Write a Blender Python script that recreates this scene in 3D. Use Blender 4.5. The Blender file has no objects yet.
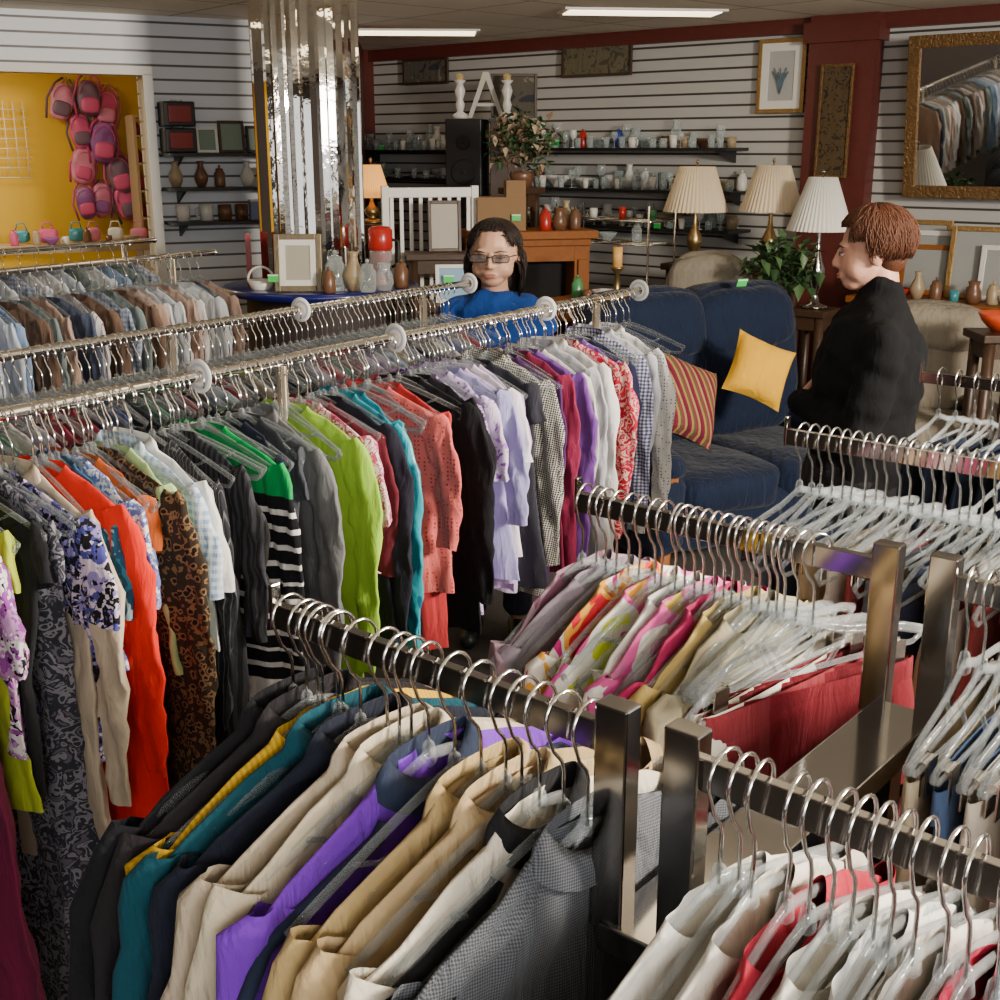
import bpy, math, random
from mathutils import Vector, Matrix, noise
R=random.Random(11)
SC=bpy.context.scene; COL=SC.collection
pi=math.pi; rad=math.radians
# ------------------------------------------------------------ mesh builder
class MB:
    def __init__(s): s.v=[];s.f=[];s.m=[]
    def add(s,vs,fs,mi=0,M=None):
        o=len(s.v)
        if M is not None: vs=[M@Vector(p) for p in vs]
        s.v+=[tuple(p) for p in vs]
        s.f+=[tuple(i+o for i in f) for f in fs]; s.m+=[mi]*len(fs)
    def box(s,c,d,mi=0,M=None):
        x,y,z=c;a,b,e=d[0]/2,d[1]/2,d[2]/2
        vs=[(x+i*a,y+j*b,z+k*e) for i in(-1,1) for j in(-1,1) for k in(-1,1)]
        fs=[(0,1,3,2),(4,6,7,5),(0,4,5,1),(2,3,7,6),(0,2,6,4),(1,5,7,3)]
        s.add(vs,fs,mi,M)
    def tube(s,path,r,n=8,mi=0,closed=False,M=None,caps=True,flat=1.0):
        P=[Vector(p) for p in path];N=len(P)
        rs=r if isinstance(r,(list,tuple)) else [r]*N
        vs=[];prev=None
        for i in range(N):
            if closed: t=P[(i+1)%N]-P[i-1]
            else: t=P[min(i+1,N-1)]-P[max(i-1,0)]
            if t.length<1e-9: t=Vector((0,0,1))
            t.normalize()
            if prev is None:
                a=Vector((0,1,0)) if abs(t.y)<.9 else Vector((1,0,0))
                u=t.cross(a).normalized()
            else:
                u=prev-t*prev.dot(t)
                if u.length<1e-6: u=t.cross(Vector((0,1,0)))
                u.normalize()
            prev=u;w=t.cross(u)
            for k in range(n):
                an=2*pi*k/n
                vs.append(P[i]+u*math.cos(an)*rs[i]+w*math.sin(an)*rs[i]*flat)
        fs=[]
        for i in range(N if closed else N-1):
            j=(i+1)%N
            for k in range(n):
                l=(k+1)%n
                fs.append((i*n+k,i*n+l,j*n+l,j*n+k))
        if caps and not closed:
            fs.append(tuple(range(n-1,-1,-1)));fs.append(tuple((N-1)*n+k for k in range(n)))
        s.add(vs,fs,mi,M)
    def lathe(s,prof,n=20,mi=0,M=None,ripple=0,rk=0,closed_ends=False):
        vs=[];fs=[]
        for (r,z) in prof:
            for k in range(n):
                a=2*pi*k/n; rr=r*(1+ripple*math.cos(rk*a))
                vs.append((rr*math.cos(a),rr*math.sin(a),z))
        for i in range(len(prof)-1):
            for k in range(n):
                l=(k+1)%n
                fs.append((i*n+k,i*n+l,(i+1)*n+l,(i+1)*n+k))
        if closed_ends:
            fs.append(tuple(range(n-1,-1,-1)));fs.append(tuple((len(prof)-1)*n+k for k in range(n)))
        s.add(vs,fs,mi,M)
    def sup(s,c,r,e=1.0,nu=20,nv=12,mi=0,M=None,pinch=0):
        vs=[];fs=[]
        def pw(x): return math.copysign(abs(x)**e,x)
        for j in range(nv+1):
            v=-pi/2+pi*j/nv
            for i in range(nu):
                u=2*pi*i/nu
                x=pw(math.cos(v))*pw(math.cos(u));y=pw(math.cos(v))*pw(math.sin(u));z=pw(math.sin(v))
                if pinch: y*=1-pinch*max(abs(x),abs(z))**2
                vs.append((c[0]+r[0]*x,c[1]+r[1]*y,c[2]+r[2]*z))
        for j in range(nv):
            for i in range(nu):
                k=(i+1)%nu
                fs.append((j*nu+i,j*nu+k,(j+1)*nu+k,(j+1)*nu+i))
        s.add(vs,fs,mi,M)
    def cap(s,a,b,ra,rb,n=14,mi=0,sq=1.0):
        a=Vector(a);b=Vector(b);t=(b-a);L=t.length
        q=Vector((0,0,1)).rotation_difference(t.normalized()).to_matrix().to_4x4() if L>1e-6 else Matrix.Identity(4)
        prof=[]
        for k in range(6): an=-pi/2+pi/2*k/5;prof.append((max(ra*math.cos(an),1e-4),ra*math.sin(an)))
        for k in range(6): an=pi/2*k/5;prof.append((max(rb*math.cos(an),1e-4),L+rb*math.sin(an)))
        s.lathe(prof,n,mi,Matrix.Translation(a)@q,closed_ends=True)
    def cushion(s,w,h,d,n=18):
        vs=[];fs=[]
        for sd in(1,-1):
            for j in range(n+1):
                for i in range(n+1):
                    u=-1+2*i/n;v=-1+2*j/n
                    k=(1-u**4)*(1-v**4)
                    pin=1-.1*(1-abs(v)**1.5)*abs(u)**3;pi2=1-.1*(1-abs(u)**1.5)*abs(v)**3
                    vs.append((w*u*pin,sd*d*(max(k,0)**.6),h*v*pi2))
        m=(n+1)**2
        for q in(0,1):
            for j in range(n):
                for i in range(n):
                    a=q*m+j*(n+1)+i;f=(a,a+1,a+n+2,a+n+1)
                    fs.append(f if q else f[::-1])
        s.add(vs,fs)
def mk(name,mb,mats,parent=None,loc=(0,0,0),rz=0,rot=None,smooth=True,bevel=0,subs=0):
    me=bpy.data.meshes.new(name);me.from_pydata(mb.v,[],mb.f)
    if not isinstance(mats,(list,tuple)): mats=[mats]
    for m in mats: me.materials.append(m)
    me.polygons.foreach_set('material_index',mb.m)
    me.polygons.foreach_set('use_smooth',[smooth]*len(mb.f));me.update()
    o=bpy.data.objects.new(name,me);COL.objects.link(o)
    if parent is not None: o.parent=parent
    o.location=loc;o.rotation_euler=rot if rot else (0,0,rz)
    if bevel:
        b=o.modifiers.new('b','BEVEL');b.width=bevel;b.segments=2;b.limit_method='ANGLE'
    return o
def empty(name,loc,rz=0):
    o=bpy.data.objects.new(name,None);COL.objects.link(o);o.location=loc;o.rotation_euler=(0,0,rz);o.empty_display_size=.1
    return o
def tag(o,label,cat,group=None):
    if len(label.split())<5: label=label+' on a store rack' if len(label.split())>1 else label+' in a thrift store'
    o['label']=label;o['category']=cat
    if group:o['group']=group
    return o
def struct(o): o['kind']='structure';return o
# ------------------------------------------------------------ materials
MC={}
def nt(name):
    m=bpy.data.materials.new(name);m.use_nodes=True
    return m,m.node_tree,m.node_tree.nodes['Principled BSDF']
def c4(c): return (c[0],c[1],c[2],1)
def mat(name,col,rough=.5,metal=0,spec=None,trans=0,alpha=1,emit=None,es=0,sss=0,coat=0,bump=0,bscale=60,var=0):
    if name in MC:return MC[name]
    m,t,b=nt(name)
    b.inputs['Base Color'].default_value=c4(col);b.inputs['Roughness'].default_value=rough;b.inputs['Metallic'].default_value=metal
    if spec is not None:b.inputs['Specular IOR Level'].default_value=spec
    b.inputs['Transmission Weight'].default_value=trans;b.inputs['Alpha'].default_value=alpha
    if emit:b.inputs['Emission Color'].default_value=c4(emit);b.inputs['Emission Strength'].default_value=es
    if sss:b.inputs['Subsurface Weight'].default_value=sss;b.inputs['Subsurface Scale'].default_value=.01
    if coat:b.inputs['Coat Weight'].default_value=coat
    if bump or var:
        tc=t.nodes.new('ShaderNodeTexCoord');nz=t.nodes.new('ShaderNodeTexNoise');nz.inputs['Scale'].default_value=bscale;nz.inputs['Detail'].default_value=4
        t.links.new(tc.outputs['Object'],nz.inputs['Vector'])
        if bump:
            bp=t.nodes.new('ShaderNodeBump');bp.inputs['Strength'].default_value=bump;bp.inputs['Distance'].default_value=.01
            t.links.new(nz.outputs['Fac'],bp.inputs['Height']);t.links.new(bp.outputs['Normal'],b.inputs['Normal'])
        if var:
            mx=t.nodes.new('ShaderNodeMix');mx.data_type='RGBA'
            mx.inputs[6].default_value=c4([x*(1-var) for x in col]);mx.inputs[7].default_value=c4([min(1,x*(1+var)) for x in col])
            t.links.new(nz.outputs['Fac'],mx.inputs[0]);t.links.new(mx.outputs[2],b.inputs['Base Color'])
    MC[name]=m;return m
def clearmat(name,col,lo=.12,hi=.85,rough=.08,tint=(.93,.95,.96,1)):
    m,t,b=nt(name);b.inputs['Base Color'].default_value=c4(col);b.inputs['Roughness'].default_value=rough;b.inputs['Specular IOR Level'].default_value=1;b.inputs['Coat Weight'].default_value=1
    b.inputs['Coat Roughness'].default_value=.03
    tr=t.nodes.new('ShaderNodeBsdfTransparent');tr.inputs[0].default_value=tint
    lw=t.nodes.new('ShaderNodeLayerWeight');lw.inputs[0].default_value=.35
    mr=t.nodes.new('ShaderNodeMapRange');mr.inputs[3].default_value=lo;mr.inputs[4].default_value=hi;t.links.new(lw.outputs['Facing'],mr.inputs[0])
    mx=t.nodes.new('ShaderNodeMixShader');t.links.new(mr.outputs[0],mx.inputs[0]);t.links.new(tr.outputs[0],mx.inputs[1]);t.links.new(b.outputs[0],mx.inputs[2])
    t.links.new(mx.outputs[0],t.nodes['Material Output'].inputs['Surface']);return m
FN=[0]
def fab(cols,pat=None,sc=20,rough=.9,sheen=.03,thr=None,wr=.6):
    """procedural cloth. cols: list of colours"""
    FN[0]+=1
    m,t,b=nt('cloth_%s_%d'%(pat or 'plain',FN[0]));N=t.nodes;Lk=t.links
    b.inputs['Roughness'].default_value=rough;b.inputs['Sheen Weight'].default_value=sheen
    b.inputs['Specular IOR Level'].default_value=.18 if rough>.5 else .5
    tc=N.new('ShaderNodeTexCoord');ob=tc.outputs['Object']
    def ramp(fac,cs,pos=None,interp='CONSTANT'):
        r=N.new('ShaderNodeValToRGB');r.color_ramp.interpolation=interp
        el=r.color_ramp.elements
        while len(el)<len(cs): el.new(.5)
        n=len(cs)
        for i,c in enumerate(cs):
            el[i].position=(pos[i] if pos else i/n);el[i].color=c4(c)
        Lk.new(fac,r.inputs[0]);return r.outputs[0]
    def math_(op,a,bv=0):
        q=N.new('ShaderNodeMath');q.operation=op
        if hasattr(a,'links'):Lk.new(a,q.inputs[0])
        else:q.inputs[0].default_value=a
        if hasattr(bv,'links'):Lk.new(bv,q.inputs[1])
        else:q.inputs[1].default_value=bv
        return q.outputs[0]
    sep=N.new('ShaderNodeSeparateXYZ');Lk.new(ob,sep.inputs[0])
    if pat=='hstripe': out=ramp(math_('FRACT',math_('MULTIPLY',sep.outputs['Z'],sc)),cols,thr)
    elif pat=='vstripe': out=ramp(math_('FRACT',math_('MULTIPLY',sep.outputs['X'],sc)),cols,thr)
    elif pat=='dstripe': out=ramp(math_('FRACT',math_('MULTIPLY',math_('ADD',sep.outputs['X'],math_('MULTIPLY',sep.outputs['Z'],.6)),sc)),cols,thr)
    elif pat=='check':
        a=math_('GREATER_THAN',math_('FRACT',math_('MULTIPLY',sep.outputs['X'],sc)),.5)
        c=math_('GREATER_THAN',math_('FRACT',math_('MULTIPLY',sep.outputs['Z'],sc)),.5)
        out=ramp(math_('MULTIPLY',math_('ADD',a,c),.5),[cols[0],cols[1] if len(cols)>2 else [(x+y)/2 for x,y in zip(cols[0],cols[-1])],cols[-1]],[0,.3,.8])
    elif pat=='hound':
        ck=N.new('ShaderNodeTexChecker');ck.inputs['Scale'].default_value=sc;ck.inputs[1].default_value=c4(cols[0]);ck.inputs[2].default_value=c4(cols[1])
        mp=N.new('ShaderNodeMapping');mp.inputs['Scale'].default_value=(1,.001,1);mp.inputs['Rotation'].default_value=(0,.6,0)
        Lk.new(ob,mp.inputs[0]);Lk.new(mp.outputs[0],ck.inputs[0]);out=ck.outputs[0]
    elif pat=='floral':
        vo=N.new('ShaderNodeTexVoronoi');vo.inputs['Scale'].default_value=sc
        nz=N.new('ShaderNodeTexNoise');nz.inputs['Scale'].default_value=sc*.8
        mx=N.new('ShaderNodeMix');mx.data_type='RGBA';mx.inputs[0].default_value=.12
        Lk.new(ob,nz.inputs[0]);Lk.new(ob,mx.inputs[6]);Lk.new(nz.outputs['Color'],mx.inputs[7]);Lk.new(mx.outputs[2],vo.inputs['Vector'])
        sp=N.new('ShaderNodeSeparateColor');Lk.new(vo.outputs['Color'],sp.inputs[0])
        out=ramp(sp.outputs[0],cols)
    elif pat=='leopard':
        vo=N.new('ShaderNodeTexVoronoi');vo.inputs['Scale'].default_value=sc;Lk.new(ob,vo.inputs['Vector'])
        nz=N.new('ShaderNodeTexNoise');nz.inputs['Scale'].default_value=sc*1.5;Lk.new(ob,nz.inputs[0])
        out=ramp(math_('ADD',vo.outputs['Distance'],math_('MULTIPLY',math_('SUBTRACT',nz.outputs['Fac'],.5),.9)),cols,[0,.28,.5][:len(cols)])
    elif pat=='dots':
        vo=N.new('ShaderNodeTexVoronoi');vo.inputs['Scale'].default_value=sc;vo.inputs['Randomness'].default_value=.25;Lk.new(ob,vo.inputs['Vector'])
        out=ramp(vo.outputs['Distance'],cols,[0,thr or .3])
    elif pat=='swirl':
        nz=N.new('ShaderNodeTexNoise');nz.inputs['Scale'].default_value=sc;nz.inputs['Detail'].default_value=1.5;nz.inputs['Distortion'].default_value=1.5
        Lk.new(ob,nz.inputs[0]);k=len(cols)
        out=ramp(nz.outputs['Fac'],cols,[0]+[.38+.24*i/max(1,k-2) for i in range(k-1)])
    elif pat=='blockz':
        out=ramp(math_('MULTIPLY',sep.outputs['Z'],-1),cols,thr)
    else:
        out=None
    nz=N.new('ShaderNodeTexNoise');nz.inputs['Scale'].default_value=9;Lk.new(ob,nz.inputs[0])
    mr=N.new('ShaderNodeMapRange');mr.inputs[3].default_value=.8;mr.inputs[4].default_value=1.15;Lk.new(nz.outputs['Fac'],mr.inputs[0])
    mu=N.new('ShaderNodeVectorMath');mu.operation='SCALE';Lk.new(mr.outputs[0],mu.inputs[3])
    if out is None: mu.inputs[0].default_value=cols[0]
    else: Lk.new(out,mu.inputs[0])
    Lk.new(mu.outputs[0],b.inputs['Base Color'])
    mp=N.new('ShaderNodeMapping');mp.inputs['Scale'].default_value=(1,1,.35);Lk.new(ob,mp.inputs[0])
    n2=N.new('ShaderNodeTexNoise');n2.inputs['Scale'].default_value=24;n2.inputs['Detail'].default_value=5;n2.inputs['Distortion'].default_value=.6;Lk.new(mp.outputs[0],n2.inputs[0])
    bp=N.new('ShaderNodeBump');bp.inputs['Strength'].default_value=wr;bp.inputs['Distance'].default_value=.018
    Lk.new(n2.outputs['Fac'],bp.inputs['Height']);Lk.new(bp.outputs['Normal'],b.inputs['Normal'])
    return m
def slatmat(name,col,groove,per=.102,g=.17):
    m,t,b=nt(name);N=t.nodes;Lk=t.links
    tc=N.new('ShaderNodeTexCoord');sp=N.new('ShaderNodeSeparateXYZ');Lk.new(tc.outputs['Object'],sp.inputs[0])
    a=N.new('ShaderNodeMath');a.operation='DIVIDE';a.inputs[1].default_value=per;Lk.new(sp.outputs['Z'],a.inputs[0])
    f=N.new('ShaderNodeMath');f.operation='FRACT';Lk.new(a.outputs[0],f.inputs[0])
    r=N.new('ShaderNodeValToRGB');e=r.color_ramp.elements
    e[0].position=0;e[0].color=c4(groove);e[1].position=g;e[1].color=c4(col);e.new(g-.03).color=c4(groove);e.new(.97).color=c4(col);e.new(1).color=c4([x*.6 for x in col])
    Lk.new(f.outputs[0],r.inputs[0]);Lk.new(r.outputs[0],b.inputs['Base Color']);b.inputs['Roughness'].default_value=.45
    return m
chrome=mat('chrome',(.87,.82,.75),.12,1)
chrome2=mat('brushed_chrome',(.62,.6,.57),.22,1,bump=.05,bscale=90)
darkchrome=mat('rack_bar_metal',(.36,.34,.32),.12,1)
mirror=mat('mirror_glass',(.75,.75,.72),.02,1)
colmirror=mat('column_mirror',(.88,.84,.77),.035,1,bump=.18,bscale=6)
clear=clearmat('clear_plastic',(.48,.5,.51),.05,.58,rough=.04)
wire=mat('hook_wire',(.87,.85,.82),.12,1)
glass=clearmat('shelf_glass',(.62,.7,.7),.2,.85)
skin=mat('skin',(.5,.26,.18),.5,sss=.15,bump=.05,bscale=120)
skin2=mat('skin_tan',(.48,.27,.18),.5,sss=.15,bump=.05,bscale=120)
white=mat('white_paint',(.76,.74,.69),.5)
maroon=mat('maroon_paint',(.1,.018,.013),.5,bump=.1,bscale=30,var=.2)
goldf=mat('gilt_frame',(.38,.23,.08),.38,.7,bump=.5,bscale=80,var=.35)
bronzef=mat('bronze_ornate',(.2,.11,.04),.4,.6,bump=1,bscale=70,var=.5)
darkw=mat('dark_wood',(.05,.025,.013),.4,bump=.1,bscale=40,var=.3)
oak=mat('oak_wood',(.25,.08,.014),.6,spec=.25,bump=.1,bscale=30,var=.25)
black=mat('black_plastic',(.012,.012,.013),.45)
beigef=fab([(.28,.245,.19)],rough=.9,wr=.9)
# ------------------------------------------------------------ frames of reference
A=Vector((.763,-.646,0));B=Vector((.646,.763,0));TA=math.atan2(-.646,.763);TB=math.atan2(.763,.646)
P0=Vector((-1.15,10.8,0));NB=Vector((-.646,-.763,0))
def W(s,off,z): p=P0+A*s+NB*off;return (p.x,p.y,z)
LA=Vector((.89,.455,0)).normalized();TL=math.atan2(.455,.89);L0=Vector((-2.93,7.57,0));NL=Vector((.455,-.89,0)).normalized()
def LW(s,off,z): p=L0+LA*s+NL*off;return (p.x,p.y,z)
# ------------------------------------------------------------ camera
cd=bpy.data.cameras.new('camera');cd.sensor_width=36;cd.lens=43.2;cd.clip_start=.02
cam=bpy.data.objects.new('camera',cd);COL.objects.link(cam);cam.location=(0,0,1.85);cam.rotation_euler=(rad(73.74),0,0);SC.camera=cam
# ------------------------------------------------------------ room
def wallobj(name,p,q,z0,z1,th,m,side=1):
    p=Vector((p[0],p[1],0));q=Vector((q[0],q[1],0));d=(q-p);L=d.length
    mb=MB();mb.box((L/2,th/2*side,(z0+z1)/2),(L,th,z1-z0))
    return struct(mk(name,mb,m,loc=(p.x,p.y,0),rz=math.atan2(d.y,d.x),smooth=False))
slat=slatmat('slatwall_white',(.72,.75,.8),(.1,.09,.09),per=.084,g=.17)
slat2=slatmat('slatwall_back',(.48,.47,.45),(.05,.042,.036),per=.079,g=.19)
H=2.65
wallobj('wall_back',W(0,0,0),W(11,0,0),0,H,.1,slat2)
mbw=MB()
mbw.box(((.77+2.17)/2,.06,H/2),(1.40,.12,H));mbw.box((-.9,.06,(2.3+H)/2),(3.34,.12,H-2.3));mbw.box((-3.4,.06,H/2),(1.66,.12,H))
struct(mk('wall_left',mbw,slat,loc=L0,rz=TL,smooth=False))
pl=mat('plaster_dark',(.06,.045,.04),.8,bump=.1,bscale=20)
wallobj('wall_return',LW(2.17,0,0),W(0,0,0),0,H,.06,maroon)
mb=MB();mb.box((.80,-.0,1.15),(.06,.16,2.3));mb.box((-.9,0,2.32),(3.46,.16,.05));mb.box((-2.58,0,1.15),(.06,.16,2.3))
struct(mk('trim_1',mb,white,loc=L0,rz=TL,smooth=False))
yel=mat('yellow_wall',(.66,.39,.015),.7,bump=.05,bscale=15)
mb=MB();mb.box((-.6,2.05,H/2),(4.2,.1,H));struct(mk('wall_yellow',mb,yel,loc=L0,rz=TL,smooth=False))
mb=MB();mb.box((1.5,1.1,H/2),(.1,2.0,H));struct(mk('wall_yellow_side',mb,yel,loc=L0,rz=TL,smooth=False))
mb=MB();mb.box((-2.7,1.1,H/2),(.1,2.0,H));struct(mk('wall_yellow_end',mb,yel,loc=L0,rz=TL,smooth=False))
mb=MB();mb.box((0,4,-.05),(22,20,.1));struct(mk('floor',mb,mat('carpet',(.05,.042,.04),.95,bump=.4,bscale=200,var=.3),smooth=False))
m,t,b=nt('ceiling_tiles');N=t.nodes
tc=N.new('ShaderNodeTexCoord');mp=N.new('ShaderNodeMapping');mp.inputs['Rotation'].default_value=(0,0,TA);mp.inputs['Scale'].default_value=(1,1,1)
br=N.new('ShaderNodeTexBrick');br.offset=0;br.inputs['Color1'].default_value=(.95,.88,.72,1);br.inputs['Color2'].default_value=(.88,.81,.68,1);br.inputs['Mortar'].default_value=(.5,.46,.4,1)
br.inputs['Scale'].default_value=1;br.inputs['Brick Width'].default_value=1.2;br.inputs['Row Height'].default_value=.6;br.inputs['Mortar Size'].default_value=.012
t.links.new(tc.outputs['Object'],mp.inputs[0]);t.links.new(mp.outputs[0],br.inputs[0]);t.links.new(br.outputs[0],b.inputs['Base Color']);b.inputs['Roughness'].default_value=.9
mb=MB();mb.box((0,4,H+.05),(22,20,.1));struct(mk('ceiling',mb,m,smooth=False))
mb=MB();mb.box((5.5,-.03,H-.045),(11,.06,.09));struct(mk('trim_2',mb,maroon,loc=P0,rz=TA,smooth=False))
mb=MB();mb.box((.05,-.06,H/2),(.12,.12,H));struct(mk('trim_3',mb,maroon,loc=P0,rz=TA,smooth=False))
mb=MB();mb.box((4.37,-.06,H/2),(.44,.12,H));mb.box((4.37,-.075,H-.1),(.5,.15,.12));struct(mk('trim_4',mb,maroon,loc=P0,rz=TA,smooth=False))
mb=MB();mb.box((5.5,-.01,.06),(11,.02,.12));struct(mk('baseboard_back',mb,maroon,loc=P0,rz=TA,smooth=False))
def storefront(name,p,q,k):
    p=Vector((p[0],p[1],0));q=Vector((q[0],q[1],0));d=q-p;L=d.length
    mb=MB();mb.box((L/2,0,.4),(L,.12,.8));mb.box((L/2,0,2.52),(L,.12,.26))
    for i in range(k+1): mb.box((L*i/k,0,1.4),(.3,.1,2.3))
    return struct(mk(name,mb,mat('window_frame',(.1,.08,.07),.5),loc=(p.x,p.y,0),rz=math.atan2(d.y,d.x),smooth=False))
q1=W(11,0,0);storefront('window_1',(q1[0],q1[1]),(2.07,-2.4),7)
storefront('window_2',(2.07,-2.4),(-4.5,-2.4),6)
wallobj('wall_west',(-4.5,-2.4),LW(-4.2,0,0),0,H,.1,pl)
def area(name,loc,target,sx,sy,e,col):
    l=bpy.data.lights.new(name,'AREA');l.shape='RECTANGLE';l.size=sx;l.size_y=sy;l.energy=e;l.color=col
    o=bpy.data.objects.new(name,l);COL.objects.link(o);o.location=loc
    o.rotation_euler=(Vector(target)-Vector(loc)).to_track_quat('-Z','Y').to_euler();return o
area('daylight_side',(3.6,.9,2.45),(.0,2.2,1.1),1.1,.6,720,(1,.9,.76))
area('daylight_front',(.8,-2.2,2.2),(0,2.0,1.1),2.4,.8,110,(1,.97,.92))
area('back_room_fill',LW(-.6,-1.0,2.55),LW(-.4,-1.4,0),1.2,.6,30,(1,.9,.7))  # unseen fill light added to brighten the yellow room, no fixture modelled
wd=bpy.data.worlds.new('world');SC.world=wd;wd.use_nodes=True
wd.node_tree.nodes['Background'].inputs[0].default_value=(.92,.95,1,1);wd.node_tree.nodes['Background'].inputs[1].default_value=1.4
panel=mat('light_panel',(1,1,1),.5,emit=(1,.82,.52),es=4)
def ceillight(x,y,rz,l=1.2,w=.3):
    e=empty('ceiling_light',(x,y,H),rz)
    mb=MB();mb.box((0,0,-.006),(l+.06,w+.06,.012));mk('housing',mb,white,e,smooth=False)
    mb=MB();mb.box((0,0,-.014),(l,w,.006));mk('diffuser',mb,panel,e,smooth=False)
    tag(e,'recessed rectangular fluorescent panel in the tiled ceiling','ceiling light','fluorescent ceiling panels')
ceillight(.85,7.72,.12,.92,.24);ceillight(-.6,9.0,.05,.85,.3)
ceillight(-2.4,5.6,TA);ceillight(2.6,4.6,TA);ceillight(-.3,5.4,TA);ceillight(.8,2.6,TA);ceillight(-2.2,2.4,TA)
# ------------------------------------------------------------ hangers
DZ=-.014
def hookpath():
    pts=[]
    for k in range(15):
        a=rad(-35)+rad(245)*k/14
        pts.append((.0225*math.cos(a),0,-.010+.0225*math.sin(a)))
    pts+=[(-.013,0,-.038),(-.003,0,-.05),(0,0,-.06),(0,0,-.09+DZ)]
    return pts
hm=MB();hm.tube(hookpath(),.0018,6)
def protos():
    d={}
    mb=MB();pth=[]
    for k in range(17):
        x=-.205+.41*k/16; ax=abs(x)
        z=-.087-.072*(ax/.205)**1.2+DZ
        pth.append((x,0,z))
    mb.tube(pth,.0068,6,flat=.45)
    mb.tube([(-.203,0,-.158+DZ),(-.19,0,-.175+DZ),(0,0,-.178+DZ),(.19,0,-.175+DZ),(.203,0,-.158+DZ)],.0042,6,flat=.6)
    mb.tube([(-.13,0,-.128+DZ),(-.1,0,-.141+DZ),(.1,0,-.141+DZ),(.13,0,-.128+DZ)],.003,5)
    mb.cap((0,0,-.078+DZ),(0,0,-.092+DZ),.006,.008,8)
    d['shirt']=mb
    mb=MB()
    mb.tube([(-.19,0,-.135+DZ),(-.15,0,-.122+DZ),(-.05,0,-.105+DZ),(0,0,-.088+DZ),(.05,0,-.105+DZ),(.15,0,-.122+DZ),(.19,0,-.135+DZ)],.0068,6,flat=.45)
    mb.tube([(-.19,0,-.135+DZ),(-.17,0,-.147+DZ),(0,0,-.149+DZ),(.17,0,-.147+DZ),(.19,0,-.135+DZ)],.0045,6,flat=.6)
    mb.tube([(-.06,0,-.108+DZ),(-.03,0,-.147+DZ)],.003,5);mb.tube([(.06,0,-.108+DZ),(.03,0,-.147+DZ)],.003,5)
    mb.cap((0,0,-.078+DZ),(0,0,-.094+DZ),.006,.008,8)
    d['clip']=mb
    mb=MB();mb.box((0,-.005,0),(.026,.002,.042));mb.box((0,.005,0),(.026,.002,.042));mb.tube([(-.013,0,.014),(.013,0,.014)],.0055,8)
    d['clips']=mb
    return d
PR=protos()
def proto_mesh(nm,mb,m,smooth=True):
    me=bpy.data.meshes.new(nm);me.from_pydata(mb.v,[],mb.f);me.materials.append(m)
    me.polygons.foreach_set('use_smooth',[smooth]*len(mb.f));me.update();return me
ME_hook=proto_mesh('hanger_hook',hm,wire);ME_sh=proto_mesh('hanger_body',PR['shirt'],clear);ME_cl=proto_mesh('clip_hanger_body',PR['clip'],clear);ME_clip=proto_mesh('hanger_clips',PR['clips'],chrome2,False)
def hanger(loc,rz,kind='shirt',tilt=0,group='hangers on the clothing racks'):
    h=bpy.data.objects.new('clothes_hanger' if kind!='clip' else 'clip_hanger',{'shirt':ME_sh,'clip':ME_cl}[kind]);COL.objects.link(h)
    h.location=loc;h.rotation_euler=(R.uniform(-.03,.03),tilt+R.uniform(-.02,.02),rz)
    k=bpy.data.objects.new('hook',ME_hook);COL.objects.link(k);k.parent=h
    if kind=='clip':
        for sx in(-.14,.14):
            c=bpy.data.objects.new('clip',ME_clip);COL.objects.link(c);c.parent=h;c.location=(sx,0,-.16+DZ)
        tag(h,'clear plastic trouser hanger with metal clips and wire hook','hanger','clip hangers on the chrome racks')
    else: tag(h,'clear plastic clothes hanger with chrome wire hook','hanger',group)
    return h
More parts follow.
